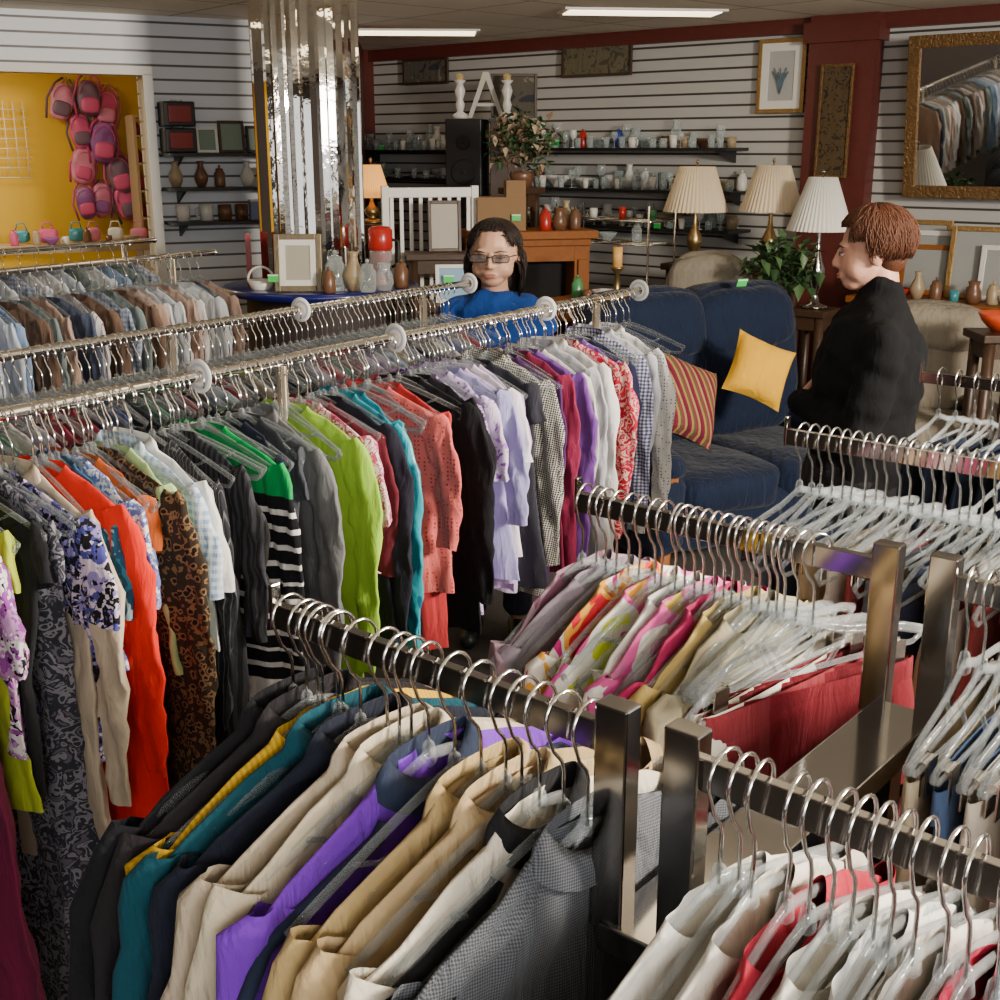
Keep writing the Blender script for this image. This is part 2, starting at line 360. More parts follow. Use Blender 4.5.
# ------------------------------------------------------------ garments
def lerp_rows(keys,n):
    out=[]
    for i in range(len(keys)-1):
        a,b=keys[i],keys[i+1];k=max(1,int(round(abs(b[0]-a[0])/n)))
        for j in range(k): out.append(tuple(a[q]+(b[q]-a[q])*j/k for q in range(3)))
    out.append(keys[-1]);return out
def garment(name,material,loc,rz,L=.66,hw=.205,sleeve='long',flare=.01,t=.015,neck=.066,amp=.015,collar=None,label='',cat='shirt',group=None,tilt=0,sl_mat=None,waist=.015,sr=.045,lean=0,piping=None):
    ph=R.random()*6.28;ph2=R.random()*6.28;k1=R.uniform(16,34);k2=R.uniform(40,70);sd=R.random()*50
    keys=[(-.084,neck,.009),(-.094,neck+.012,.010),(-.108,.12,t*.6),(-.132,hw*.8,t*.7),(-.15,hw*.94,t*.85),(-.17,hw,t*.95),(-.21,hw*1.0,t*1.2),(-.29,hw*.96,t*1.3),(-.43,hw-waist,t*1.2),(-.09-L,hw+flare,t*1.5)]
    keys=[(z+DZ,w,q) for z,w,q in keys]
    rows=lerp_rows(keys,.024);n=48;mb=MB();vs=[];fs=[]
    def fold(x,z):
        g=max(0,min(1,(-z-.17)/.25))
        return amp*g*(math.sin(k1*x+ph+z*1.2)+.45*math.sin(k2*x+ph2+z*2))+lean*g*g+ .02*(g*.8+.2)*noise.noise(Vector((x*9+sd,z*4,sd)))+.007*noise.noise(Vector((x*32,z*24,sd)))
    for ri,(z,w,tt) in enumerate(rows):
        for i in range(n):
            a=2*pi*i/n;c=math.cos(a);s_=math.sin(a)
            x=w*math.copysign(abs(c)**.75,c)
            ws=1+.04*noise.noise(Vector((sd,z*5,s_)))*max(0,min(1,(-z-.2)*5))
            y=tt*math.copysign(abs(s_)**.9,s_)*(1+.45*math.sin(k2*x*1.3+ph)*max(0,min(1,(-z-.2)*4)))
            zz=z+ (-.008*math.sin(9*x+ph) if z<rows[-3][0] else 0)
            if ri<3 and s_<0: zz-=(.03-.01*ri)*abs(s_)**1.5
            vs.append((x*ws,y+fold(x,z),zz))
    for j in range(len(rows)-1):
        for i in range(n):
            l=(i+1)%n;fs.append((j*n+l,j*n+i,(j+1)*n+i,(j+1)*n+l))
    mb.add(vs,fs,0)
    o=mk(name,mb,material,loc=loc,rot=(0,tilt,rz))
    if sleeve:
        SLn={'long':.56,'short':.2,'mid':.36,'cap':.1}[sleeve]*R.uniform(.93,1.06)
        for sx in(-1,1):
            ms=MB();pth=[];rr=[];sp=R.uniform(.03,.06);s2=R.uniform(-.012,.012);bd=R.uniform(-.03,.01)
            m_=22 if sleeve in('long','mid') else 9
            for k in range(m_):
                f=k/(m_-1);d=f*SLn
                x=hw*.84+ sp*min(1,d/.13)+bd*f*f ; z=-.148+DZ-d*(.95 if d>.06 else .82)
                y=.006*math.sin(7*d+ph)*f+fold(hw,z)*.8+s2*f
                pth.append((sx*x,y,z))
                r=sr*(1-.4*f) if sleeve!='short' else sr*(1+.15*f)
                if k==0:r*=.75
                rr.append(r*(1+.03*math.sin(26*d+ph2+sx)))
            tmp=MB();tmp.tube(pth,rr,18,caps=False)
            vv=[(x+.005*noise.noise(Vector((x*40,z*30,sd))),y*(.3 if t<.02 else .42)+.012*noise.noise(Vector((x*45+sd,z*22,1)))+.005*math.sin(x*130+z*20+sd),z) for x,y,z in tmp.v]
            ms.add(vv,tmp.f,0)
            mk('sleeve',ms,sl_mat or material,o)
    if collar:
        n2=28;vs=[];fs=[]
        for (a_,b_,z_) in ((neck+.006,.014,-.1),(neck*.85,.011,-.072),(neck*.83,.010,-.069),(neck+.004,.016,-.082),(neck+.01,.019,-.1)):
            for i in range(n2):
                a=2*pi*i/n2;fr=.035*max(0,-math.sin(a))**1.5
                vs.append((a_*math.cos(a),b_*math.sin(a),z_+DZ-fr))
        for j in range(4):
            for i in range(n2):
                l=(i+1)%n2;fs.append((j*n2+i,j*n2+l,(j+1)*n2+l,(j+1)*n2+i))
        ms=MB();ms.add(vs,fs);mk('collar',ms,collar,o)
    if piping:
        for sx in(-1,1):
            ms=MB();pp=[(sx*(neck+.01),-.014,-.12+DZ)]
            for k in range(6): x=neck+.02+(hw-neck-.03)*k/5;pp.append((sx*x,-t*.9-.004,-.1-.05*(x/hw)**1.2*1.1+DZ-.014))
            pp+=[(sx*(hw+.02),-t*1.0-.008,-.2+DZ),(sx*(hw+.03),-t*1.3-.012,-.32+DZ),(sx*(hw+.02),-t*1.4-.014,-.5+DZ)]
            ms.tube(pp,.007,6);mk('piping',ms,piping,o)
        ms=MB();ms.tube([(0.004,-t*1.8-.006,-.2+DZ),(0.004,-t*2.2-.01,-.4+DZ),(0.004,-t*2.2-.012,-.08-L+DZ)],.008,6);mk('front_piping',ms,piping,o)
    tag(o,label or 'garment on a hanger',cat,group);return o
def trousers(material,loc,rz,L=.62,w=.17,label='',cat='trousers',group=None,lean=0,short=False,tk=1):
    ph=R.random()*6;mb=MB();n=32
    keys=[(-.165,w*.95,.012*tk),(-.2,w*.98,.016*tk),(-.34,w*1.06,.024*tk)]
    keys=[(z+DZ,a,b) for z,a,b in keys]
    rows=lerp_rows(keys,.02);vs=[];fs=[]
    for (z,ww,tt) in rows:
        for i in range(n):
            a=2*pi*i/n;c=math.cos(a);s_=math.sin(a);x=ww*math.copysign(abs(c)**.8,c)
            vs.append((x,tt*s_+.009*math.sin(22*x+ph)*min(1,(-z-.17)*6)+.008*noise.noise(Vector((x*15,z*12,ph))),z))
    for j in range(len(rows)-1):
        for i in range(n):
            l=(i+1)%n;fs.append((j*n+l,j*n+i,(j+1)*n+i,(j+1)*n+l))
    mb.add(vs,fs,0)
    for sx in(-1,1):
        pth=[];rr=[];
        for k in range(10):
            f=k/9;pth.append((sx*(w*.53-.01*f),.008*math.sin(5*f+ph)/.3,-.31+DZ-f*(L-.15)));rr.append(w*.54*(1-.18*f))
        tmp=MB();tmp.tube(pth,rr,16,caps=False)
        mb.add([(x,y*.3*tk+.008*noise.noise(Vector((x*18,z*12,ph))),z) for x,y,z in tmp.v],tmp.f,0)
    o=mk('shorts' if short else 'trousers',mb,material,loc=loc,rz=rz)
    mw=MB();mw.lathe([(1,-.163+DZ),(1.02,-.165+DZ),(1.03,-.2+DZ),(1,-.202+DZ)],28,0,Matrix.Diagonal((w*.96,.017*tk,1,1)));mk('waistband',mw,material,o)
    tag(o,label or 'folded trousers clipped to a hanger',cat,group);return o
bk=(.008,.008,.01);wh=(.75,.73,.7)
# --- rack 1
D1=Vector((.566,.824,0)).normalized();PE=math.atan2(-D1.x,D1.y);S1=Vector((-.884,2.08,0));Z1=1.4
g1='blouses on the long double rail'
st=[];sp=[];z_=.22
for k in range(11):
    sp.append(z_);st.append(bk);sp.append(z_+.027);st.append(wh);z_+=.038
rack1=[(-.5,'coat',fab([(.02,.018,.02)]),1.15,'long','long black coat','coat'),(-.44,'sweater',fab([bk]),.7,'long','black knit sweater','sweater'),
(-.38,'dress',fab([(.03,.03,.035),(.14,.14,.15)],'swirl',30),1.12,'cap','long charcoal patterned dress','dress'),
(-.33,'dress',fab([(.2,.015,.06)]),1.05,'cap','deep burgundy long dress','dress'),
(-.25,'blouse',fab([(.07,.065,.07)],'plain'),.6,'short','dark grey short sleeved top','blouse'),
(-.2,'dress',fab([(.16,.012,.05)]),1.08,'cap','long wine coloured dress','dress'),
(-.15,'blouse',fab([wh,(.3,.06,.34),(.5,.25,.5),bk],'floral',48),.44,'short','purple and white print short sleeved blouse','blouse'),
(-.11,'blouse',fab([(.35,.42,.03)]),.56,'cap','lime yellow top','blouse'),
(-.08,'blouse',fab([bk]),.54,'cap','black short sleeved blouse','blouse'),
(-.05,'dress',fab([(.03,.03,.04),(.2,.19,.22),(.03,.03,.04),(.11,.1,.13)],'swirl',36),1.1,'cap','long grey patterned dress','dress'),
(-.02,'blouse',fab([bk,(.06,.06,.25),(.25,.2,.42),(.6,.5,.6),bk],'floral',52),.52,'short','black blouse with blue and lilac flowers','blouse'),
(.015,'shirt',fab([(.52,.43,.31)]),.78,'long','long beige button shirt','shirt'),
(.075,'dress',fab([(.7,.02,.01)]),.98,'long','bright red long dress','dress'),
(.105,'blouse',fab([(.03,.2,.3),(.02,.08,.16),(.25,.35,.4)],'swirl',24),.5,'short','teal and blue patterned blouse','blouse'),
(.125,'blouse',fab([(.12,.16,.42),wh,(.08,.1,.3),(.25,.3,.5)],'floral',56),.38,'short','blue and white floral blouse','blouse'),
(.145,'blouse',fab([(.4,.08,.015)]),.4,'cap','rust brown long sleeved top','blouse'),
(.19,'dress',fab([(.012,.008,.006),(.19,.11,.05),(.03,.02,.012)],'leopard',62),.86,'long','dark brown leopard print long dress','dress'),
(.225,'blouse',fab([(.42,.58,.26)]),.42,'cap','pale green top','blouse'),
(.25,'shirt',fab([(.68,.72,.76),(.5,.6,.7),(.25,.36,.58)],'check',62),.46,'short','white shirt with thin blue plaid','shirt'),
(.28,'shirt',fab([(.74,.72,.68)]),.4,'short','white cotton short sleeved shirt','shirt'),
(.33,'blouse',fab([(.02,.02,.025),(.1,.1,.11)],'vstripe',90,thr=[0,.8]),.74,'long','dark pinstriped long blouse','blouse'),
(.38,'blouse',fab([(.04,.04,.05),(.015,.015,.015)],'vstripe',70),.7,'mid','grey and black striped top','blouse'),
(.46,'sweater',fab([(.0,.28,.065)]+st,'blockz',thr=[0]+sp),.62,'long','green sweater with black and white stripes below','sweater'),
(.53,'blouse',fab([(.012,.014,.03)]),.6,'cap','black knit top','blouse'),
(.575,'blouse',fab([(.045,.05,.06)]),.6,'cap','charcoal knit top','blouse'),
(.62,'shirt',fab([(.15,.15,.155)]),.62,'long','grey jersey top','shirt'),
(.71,'blouse',fab([(.28,.5,.04)]),.66,'long','lime green cardigan','cardigan'),
(.75,'blouse',fab([(.68,.26,.32),(.78,.62,.62),(.52,.07,.15),(.78,.72,.7)],'swirl',40),.36,'short','pink and white floral short sleeved blouse','blouse'),
(.78,'blouse',fab([(.12,.015,.025)]),.58,'mid','dark maroon top','blouse'),
(.815,'blouse',fab([(.015,.015,.025)]),.58,'long','plain black top','blouse'),
(.875,'blouse',fab([(.0,.16,.24),(.015,.3,.38),(.005,.1,.17)],'swirl',7,rough=.35),.64,'long','silky teal blue blouse','blouse'),
(.905,'blouse',fab([(.01,.22,.3)],rough=.35),.56,'cap','teal satin blouse','blouse'),
(.99,'sweater',fab([(.3,.03,.03),(.62,.12,.11)],'dots',95,thr=.26),.5,'mid','coral red eyelet knit sweater','sweater'),
(1.03,'blouse',fab([(.4,.03,.035)]),.66,'cap','coral red blouse','blouse'),
(1.11,'blouse',fab([bk]),.64,'long','black long sleeved top','blouse'),
(1.15,'blouse',fab([(.01,.009,.012)]),.66,'mid','black cardigan','cardigan'),
(1.19,'blouse',fab([(.3,.14,.4),(.06,.03,.1),(.5,.42,.55)],'floral',60),.6,'mid','plum floral print blouse','blouse'),
(1.24,'blouse',fab([(.38,.16,.55),(.6,.5,.7),(.25,.08,.4)],'swirl',26),.62,'short','lavender purple print blouse','blouse'),
(1.275,'blouse',fab([(.32,.3,.55)]),.56,'mid','periwinkle blouse','blouse'),
(1.31,'blouse',fab([(.5,.38,.6)]),.6,'long','pale lavender blouse','blouse'),
(1.345,'blouse',fab([(.72,.66,.74)]),.5,'short','white lilac blouse','blouse'),
(1.38,'blouse',fab([(.46,.36,.54)]),.62,'mid','lilac long sleeved blouse','blouse'),
(1.42,'blouse',fab([(.03,.03,.04)]),.62,'cap','black sleeveless top','blouse'),
(1.48,'jacket',fab([(.015,.015,.015),(.5,.48,.44)],'hound',230),.66,'long','black and white houndstooth jacket','jacket'),
(1.51,'jacket',fab([(.015,.015,.015),(.42,.4,.37)],'hound',230),.66,'long','black and white checked jacket','jacket'),
(1.56,'blouse',fab([(.07,.02,.09)]),.62,'long','dark plum blouse','blouse'),
(1.61,'blouse',fab([(.2,.015,.05)]),.62,'long','burgundy long sleeved blouse','blouse'),
(1.66,'blouse',fab([(.17,.06,.3)]),.6,'long','purple long sleeved blouse','blouse'),
(1.70,'blouse',fab([(.62,.58,.52)]),.62,'long','cream long sleeved blouse','blouse'),
(1.75,'shirt',fab([(.4,.4,.45)]),.56,'long','pale grey blouse','shirt'),
(1.80,'shirt',fab([(.68,.66,.64)]),.6,'long','white long sleeved blouse','shirt'),
(1.87,'blouse',fab([(.6,.02,.05),(.7,.45,.4),(.42,.01,.03),(.6,.15,.22)],'swirl',34),.58,'long','red and pink paisley blouse','blouse'),
(1.92,'blouse',fab([(.5,.45,.6),(.2,.08,.34)],'swirl',34),.56,'mid','purple and white blouse','blouse'),
(1.97,'blouse',fab([(.015,.015,.04)]),.6,'long','navy long sleeved blouse','blouse'),
(2.03,'shirt',fab([(.03,.04,.11),(.16,.16,.25),(.48,.48,.52)],'check',90),.6,'long','navy check shirt','shirt'),
(2.09,'shirt',fab([(.5,.5,.55)]),.62,'mid','pale grey long sleeved shirt','shirt'),
(2.16,'shirt',fab([(.08,.1,.3),(.72,.71,.68)],'dots',95,thr=.25),.64,'long','white shirt with small blue dots','shirt')]
for i,(t_,nm,m_,L_,sl,lab,cat) in enumerate(rack1):
    p=S1+D1*t_;yaw=PE+R.uniform(-.15,.11);jk=nm=='jacket'
    hw_=R.uniform(.185,.22);tl=R.uniform(-.08,.05)
    if 'stripes below' in lab or 'leopard' in lab or 'eyelet' in lab or 'paisley' in lab: hw_=.23;yaw=PE+.02;tl=0
    if t_==.075: hw_=.215;yaw=PE+.03;tl=0
    if t_==.015: hw_=.205;yaw=PE;tl=0
    if t_ in(.53,.575,.905,.145,.125,-.11,.225,-.08,-.05): hw_=.18
    if t_>1.95: hw_=min(hw_,.2)
    garment(nm,m_,(p.x,p.y,Z1),yaw,L=L_,sleeve=sl,label=lab,cat=cat,group=g1,t=.013 if not jk else .018,sr=.047,hw=hw_,amp=.014,flare=.03 if nm=='dress' else R.uniform(-.015,.02),collar=m_ if nm in('shirt','jacket') else None,tilt=tl,lean=R.uniform(-.03,.03))
    hanger((p.x,p.y,Z1),yaw,'shirt')
for k in range(-8,42):
    for q in range(2):
        if R.random()<.65:
            p=S1+D1*(k*.055+.02+q*.027+R.uniform(-.015,.015));hanger((p.x,p.y,Z1),PE+R.uniform(-.2,.2),'shirt',R.uniform(-.06,.06))
def railrack(name,S,D,L,Z,rr,posts,label,discs=()):
    e=empty(name,(S.x,S.y,0),math.atan2(D.y,D.x))
    mb=MB();mb.tube([(x,0,Z) for x in (0,L*.25,L*.5,L*.75,L)],rr,14);mk('rail',mb,chrome,e)
    for x in posts:
        mb=MB();mb.tube([(x,0,.05),(x,0,Z-rr)],.013,12);mk('post',mb,chrome,e)
    mb=MB();mb.tube([(posts[0],0,.05),(posts[-1],0,.05)],.015,10)
    for x in posts: mb.tube([(x,-.25,.05),(x,.25,.05)],.015,10);[mb.lathe([(.004,.0),(.02,0.005),(.02,.03),(.01,.04)],10,0,Matrix.Translation((x,yy,0))) for yy in(-.25,.25)]
    mk('base',mb,chrome,e)
    for x in (0,L):
        mb=MB();mb.lathe([(.001,-.006),(rr*1.25,-.004),(rr*1.25,.004),(.001,.006)],14,0,Matrix.Translation((x,0,Z))@Matrix.Rotation(pi/2,4,'Y'))
        mk('end_cap',mb,chrome,e)
    tag(e,label,'clothing rack');return e
dm=MB();dm.lathe([(.013,-.0015),(.035,-.0015),(.036,0),(.035,.0015),(.013,.0015),(.013,-.0015)],28,0,Matrix.Rotation(pi/2,4,'Y'))
dm2=MB();dm2.lathe([(.021,-.0021),(.028,-.0021)],24,0,Matrix.Rotation(pi/2,4,'Y'));dm2.lathe([(.028,.0021),(.021,.0021)],24,0,Matrix.Rotation(pi/2,4,'Y'))
discm=mat('disc_plastic',(.75,.73,.7),.4);discp=mat('disc_print',(.45,.47,.52),.5)
def disc(p,D,Z,tw=0):
    o=mk('size_divider',dm,discm,loc=(p.x,p.y,Z),rot=(0,0,math.atan2(D.y,D.x)+tw))
    mk('printed_ring',dm2,discp,o);tag(o,'round white plastic size divider disc on the rail','rack divider','size divider discs')
railrack('clothing_rack',S1-D1*.9,D1,3.3,Z1,.0125,(.3,1.6,3.0),'chrome garment rack packed with blouses and dresses')
for t_ in (.46,1.1,1.8,2.38): disc(S1+D1*t_,D1,Z1,R.uniform(-.1,.1))
D2=Vector((.547,.837,0)).normalized();S2=Vector((-1.132,2.70,0))
railrack('clothing_rack',S2-D2*1.0,D2,2.9,Z1,.0125,(.3,1.5,2.6),'chrome garment rack standing parallel behind another rack')
for t_ in (1.0,1.87): disc(S2+D2*t_,D2,Z1,R.uniform(-.1,.1))
pal=[(.45,.45,.5),(.05,.05,.06),(.45,.38,.27),(.1,.12,.26),(.5,.46,.42),(.26,.04,.06),(.08,.16,.12),(.02,.02,.03),(.3,.26,.35),(.2,.25,.3),(.55,.53,.53)]
palm=[fab([c]) for c in pal]
t_=-.3
while t_<1.72:
    p=S2+D2*t_;yaw=PE+R.uniform(-.1,.1);m_=R.choice(palm)
    garment('blouse',m_,(p.x,p.y,Z1-.04),yaw,L=R.uniform(.5,.66),sleeve=R.choice(['long','short']),label='plain blouse packed among others on a rail',cat='blouse',group='blouses on the second rail')
    hanger((p.x,p.y,Z1),yaw);t_+=.03
    p=S2+D2*t_;hanger((p.x,p.y,Z1),PE+R.uniform(-.25,.25));t_+=R.uniform(.02,.03)
D3=Vector((.55,.835,0)).normalized();S3=Vector((-1.31,5.6,0))-D3*1.75
railrack('clothing_rack',S3-D3*.1,D3,1.85,Z1,.0125,(.2,1.6),'chrome garment rack holding pale shirts')
pal3=[fab([(.55,.6,.7)]),fab([(.25,.36,.55)]),fab([(.68,.66,.64)]),fab([(.16,.1,.07)]),fab([(.45,.45,.47),(.3,.35,.45),(.15,.2,.36)],'check',50),fab([(.08,.1,.16)]),fab([(.5,.34,.27)]),fab([(.65,.65,.67),(.35,.17,.17)],'vstripe',60,thr=[0,.8]),fab([(.2,.25,.25)]),fab([(.62,.64,.68)])]
t_=0
while t_<1.7:
    p=S3+D3*t_;yaw=PE+R.uniform(-.14,.14)
    garment('shirt',R.choice(pal3),(p.x,p.y,Z1-.02),yaw,L=.66,sleeve='long',label='pastel long sleeved shirt on a clear hanger',cat='shirt',group='pale shirts on the short rail',sr=.05,hw=R.uniform(.19,.22))
    hanger((p.x,p.y,Z1),yaw);t_+=R.uniform(.05,.075)
S4=Vector((-1.8,6.38,0))-D3*1.4
railrack('clothing_rack',S4,D3,1.4,Z1,.0125,(.2,1.2),'chrome garment rack near the yellow room doorway')
t_=.05
while t_<1.3:
    p=S4+D3*t_;yaw=PE+R.uniform(-.1,.1)
    garment('shirt',R.choice(pal3),(p.x,p.y,Z1),yaw,L=.66,sleeve='long',label='long sleeved shirt on a clear hanger',cat='shirt',group='shirts on the far rail')
    hanger((p.x,p.y,Z1),yaw);t_+=.09
# ------------------------------------------------------------ front chrome four-arm racks
YF=TB
def arm_rack(name,U,arms,label,beamz=1.22,blen=.54,post=True):
    e=empty(name,(U.x,U.y,0),TA)
    for (x,y,d,L,Z) in arms:
        mb=MB();mb.box((x,y,(Z+beamz)/2+.005),(.032,.022,Z-beamz+.03));mk('upright',mb,darkchrome,e,smooth=False,bevel=.002)
        mb=MB();mb.box((x+d*(L/2+.012),y,Z-.014),(L,.011,.028));mb.box((x+d*(L+.012),y,Z-.005),(.006,.013,.05));mk('arm',mb,darkchrome,e,smooth=False,bevel=.0015)
    mb=MB();mb.box((.033,blen/2,beamz-.014),(.075,blen+.03,.028));mk('crossbeam',mb,darkchrome,e,smooth=False,bevel=.002)
    for y in(.04,blen-.04):
        mb=MB();mb.box((.033,y,beamz/2),(.032,.032,beamz-.03));mb.box((.033,y,.02),(.5,.04,.03));mk('leg',mb,darkchrome,e,smooth=False)
    tag(e,label,'clothing rack')
U1=Vector((.096,.888,0))
arm_rack('display_rack',U1,[(0,0,-1,.42,Z1),(.066,0,1,.45,Z1),(0,.54,-1,.43,Z1),(.066,.54,1,.45,Z1)],'chrome display rack with four straight arms and flat crossbeam')
U5=Vector((.86,1.66,0))
arm_rack('display_rack',U5,[(0,0,-1,.48,Z1),(.066,0,1,.4,Z1),(0,.54,-1,.3,Z1-.06)],'chrome display rack with flat arms full of clear hangers')
g2='jackets on the near chrome arm'
navytrim=fab([(.015,.022,.045)]);purple=fab([(.14,.025,.4)],wr=1);blackt=fab([bk])
F1=[(.41,'jacket',fab([(.006,.006,.008)],wr=1),.85,'black wool jacket',None,0),(.385,'jacket',fab([(.012,.01,.012)],wr=1),.8,'black long jacket',None,0),
(.36,'sweater',fab([(.55,.33,.015),(.42,.24,.01)],'vstripe',160),.6,'mustard yellow ribbed sweater',None,0),
(.335,'jacket',fab([(.004,.045,.065)],wr=1),.72,'dark teal jacket',None,0),(.305,'jacket',fab([(.008,.01,.02)],wr=1),.7,'dark navy jacket',None,0),
(.27,'jacket',fab([(.4,.33,.24)],wr=1),.6,'greige long jacket',None,0),(.25,'jacket',fab([(.5,.43,.31)],wr=1),.58,'cream long jacket',None,0),
(.215,'jacket',purple,.64,'purple jacket with navy edging',navytrim,navytrim),
(.15,'jacket',fab([(.38,.27,.12)],wr=1),.62,'camel tan jacket',None,0),(.118,'jacket',fab([(.42,.3,.16)],wr=1),.6,'tan long jacket',None,0),
(.08,'jacket',fab([(.62,.56,.46)],wr=1),.62,'cream jacket with black piping',blackt,blackt),
(.028,'jacket',fab([(.035,.04,.048),(.1,.105,.12)],'hound',520,wr=1),.66,'dark grey tweed jacket with fine check',None,0)]
for t_,nm,m_,L_,lab,tr,pi_ in F1:
    p=U1-A*(t_);yaw=YF+R.uniform(-.04,.04)
    hw_=.228+R.uniform(-.008,.006)
    if nm=='sweater': hw_=.215
    garment(nm,m_,(p.x,p.y,Z1),yaw,L=L_,sleeve='long',label=lab,cat=nm,group=g2,t=.011,sr=.052,hw=hw_,collar=(tr or m_) if nm=='jacket' else None,amp=.006,piping=pi_ or None,tilt=R.uniform(-.015,.015))
    hanger((p.x,p.y,Z1),yaw,'shirt',group='hangers on the near chrome arm')
for t_ in (.372,.34,.235,.18,.1,.055): 
    p=U1-A*t_;hanger((p.x,p.y,Z1),YF+R.uniform(-.12,.12),'shirt',group='hangers on the near chrome arm')
U2=U1+B*.54
F2=[(.43,'blouse',fab([(.16,.06,.1),(.25,.16,.2)],'swirl',14),.5,'muted mauve blouse'),(.395,'blouse',fab([(.22,.18,.22)]),.5,'grey mauve blouse'),
(.355,'blouse',fab([(.65,.02,.04),(.7,.33,.04),(.72,.66,.58),(.5,.015,.18)],'swirl',13),.5,'red orange and white print blouse'),
(.315,'blouse',fab([(.6,.7,.04),(.72,.7,.62),(.7,.08,.34),(.75,.34,.04)],'swirl',9),.5,'yellow white and pink print blouse'),
(.28,'blouse',fab([(.7,.68,.64)]),.46,'plain white blouse'),(.255,'blouse',fab([(.7,.66,.6),(.6,.08,.28),(.6,.42,.08)],'swirl',9),.46,'white and pink top'),
(.225,'blouse',fab([(.34,.015,.08)]),.46,'raspberry red blouse'),(.195,'blouse',fab([(.42,.3,.1)]),.5,'mustard tan blouse'),(.17,'blouse',fab([(.3,.26,.17)]),.5,'khaki green blouse')]
for t_,nm,m_,L_,lab in F2:
    p=U2-A*t_;yaw=YF+R.uniform(-.1,.1)
    garment('blouse',m_,(p.x,p.y,Z1),yaw,L=L_,sleeve='short',label=lab,cat='blouse',group='summer tops on the middle arm',t=.011,hw=.2)
    hanger((p.x,p.y,Z1),yaw)
for t_ in (.41,.375,.335,.30,.27,.24,.21,.185,.16,.135): 
    p=U2-A*t_;hanger((p.x,p.y,Z1),YF+R.uniform(-.16,.16),tilt=R.uniform(-.05,.05))
for t_,m_,lab,yw in ((.145,fab([(.6,.54,.45)]),'cream trousers clipped on a hanger',0),(.125,fab([(.6,.56,.5)]),'off white trousers clipped on a hanger',-.05),(.105,fab([(.16,.015,.022)]),'maroon trousers clipped on a hanger',-.15),(.087,fab([(.12,.004,.01)]),'dark red shorts clipped on a hanger',-.4)):
    p=U2-A*t_;yaw=YF+yw
    trousers(m_,(p.x,p.y,Z1),yaw,L=.4,w=.18,label=lab,group='trousers on the middle arm');hanger((p.x,p.y,Z1),yaw,'clip')
U3=U1+A*.066
F3=[(.035,fab([(.68,.64,.58)]),'cream top'),(.065,fab([(.66,.61,.53)]),'beige plain top'),(.095,fab([(.34,.015,.035)]),'dark red top'),(.13,fab([(.7,.66,.58)]),'ivory top'),(.16,fab([(.7,.68,.66)]),'white plain top'),(.19,fab([(.6,.56,.5)]),'light beige top'),(.225,fab([(.48,.015,.06)]),'crimson top'),(.26,fab([(.66,.66,.7),(.17,.25,.48),(.72,.72,.72)],'floral',40),'blue and white top'),(.295,fab([(.62,.58,.53)]),'stone coloured top'),(.33,fab([(.7,.67,.62)]),'pale cream top'),(.365,fab([(.68,.65,.6)]),'off white top'),(.41,fab([(.5,.44,.4)]),'greige top')]
for t_,m_,lab in F3:
    p=U3+A*t_;yaw=YF+R.uniform(-.1,.1)
    garment('blouse',m_,(p.x,p.y,Z1-.008),yaw,L=.5,sleeve='short',label=lab+' on a clear hanger',cat='blouse',group='tops on the nearest arm',hw=.205,t=.009);hanger((p.x,p.y,Z1),yaw)
for t_ in (.05,.11,.145,.175,.21,.245,.28,.315,.35,.39): 
    p=U3+A*t_;hanger((p.x,p.y,Z1),YF+R.uniform(-.12,.12),tilt=R.uniform(-.04,.04))
U4=U3+B*.54
cols4=[fab([(.48,.4,.27)]),fab([(.06,.1,.2)]),fab([(.58,.52,.43)]),fab([(.08,.08,.1)]),fab([(.25,.32,.4)]),fab([(.42,.32,.18)]),fab([(.3,.03,.04)])]
for k in range(21):
    t_=.03+.02*k;p=U4+A*t_;yaw=YF+R.uniform(-.09,.09)
    hanger((p.x,p.y,Z1),yaw,'clip')
    if k%2==0: trousers(cols4[(k//2)%7],(p.x,p.y,Z1),yaw,L=.4,w=.17,label='folded casual trousers clipped to a clear hanger',group='trousers on the far arm')
dk5=[fab([(.025,.03,.06)]),fab([(.07,.07,.08)]),fab([(.24,.04,.04)]),fab([(.5,.46,.4)]),fab([(.3,.22,.13)])]
for k in range(24):
    t_=.025+.019*k;p=U5-A*t_;yaw=YF+R.uniform(-.1,.1)
    hanger((p.x,p.y,Z1),yaw,'clip' if k%3 else 'shirt',tilt=R.uniform(-.04,.04))
    if k%2==0: trousers(dk5[(k//2)%5],(p.x,p.y,Z1),yaw,L=.4,w=.16,label='folded trousers clipped to a clear hanger on rack',group='folded trousers on the rack arm')
    if k%2==0 and t_<.3: p=U5-A*t_+B*.54;hanger((p.x,p.y,Z1-.06),yaw,'clip')
    if k%2==0: p=U5+A*(.09+t_*.7);hanger((p.x,p.y,Z1),yaw,'shirt')
U6=Vector((1.3,2.62,0))
arm_rack('display_rack',U6,[(0,0,-1,.36,1.34),(.066,0,1,.3,1.34)],'chrome display rack holding dark jeans',beamz=1.15)
den=fab([(.008,.011,.022)]);den2=fab([(.018,.026,.055)])
for k in range(8):
    p=U6-A*(.03+.042*k);yaw=YF+R.uniform(-.08,.08)
    trousers(den if k%2 else den2,(p.x,p.y,1.34),yaw,L=.8,w=.17,label='dark denim jeans clipped to a hanger',cat='jeans',group='dark jeans on the rack');hanger((p.x,p.y,1.34),yaw,'clip')
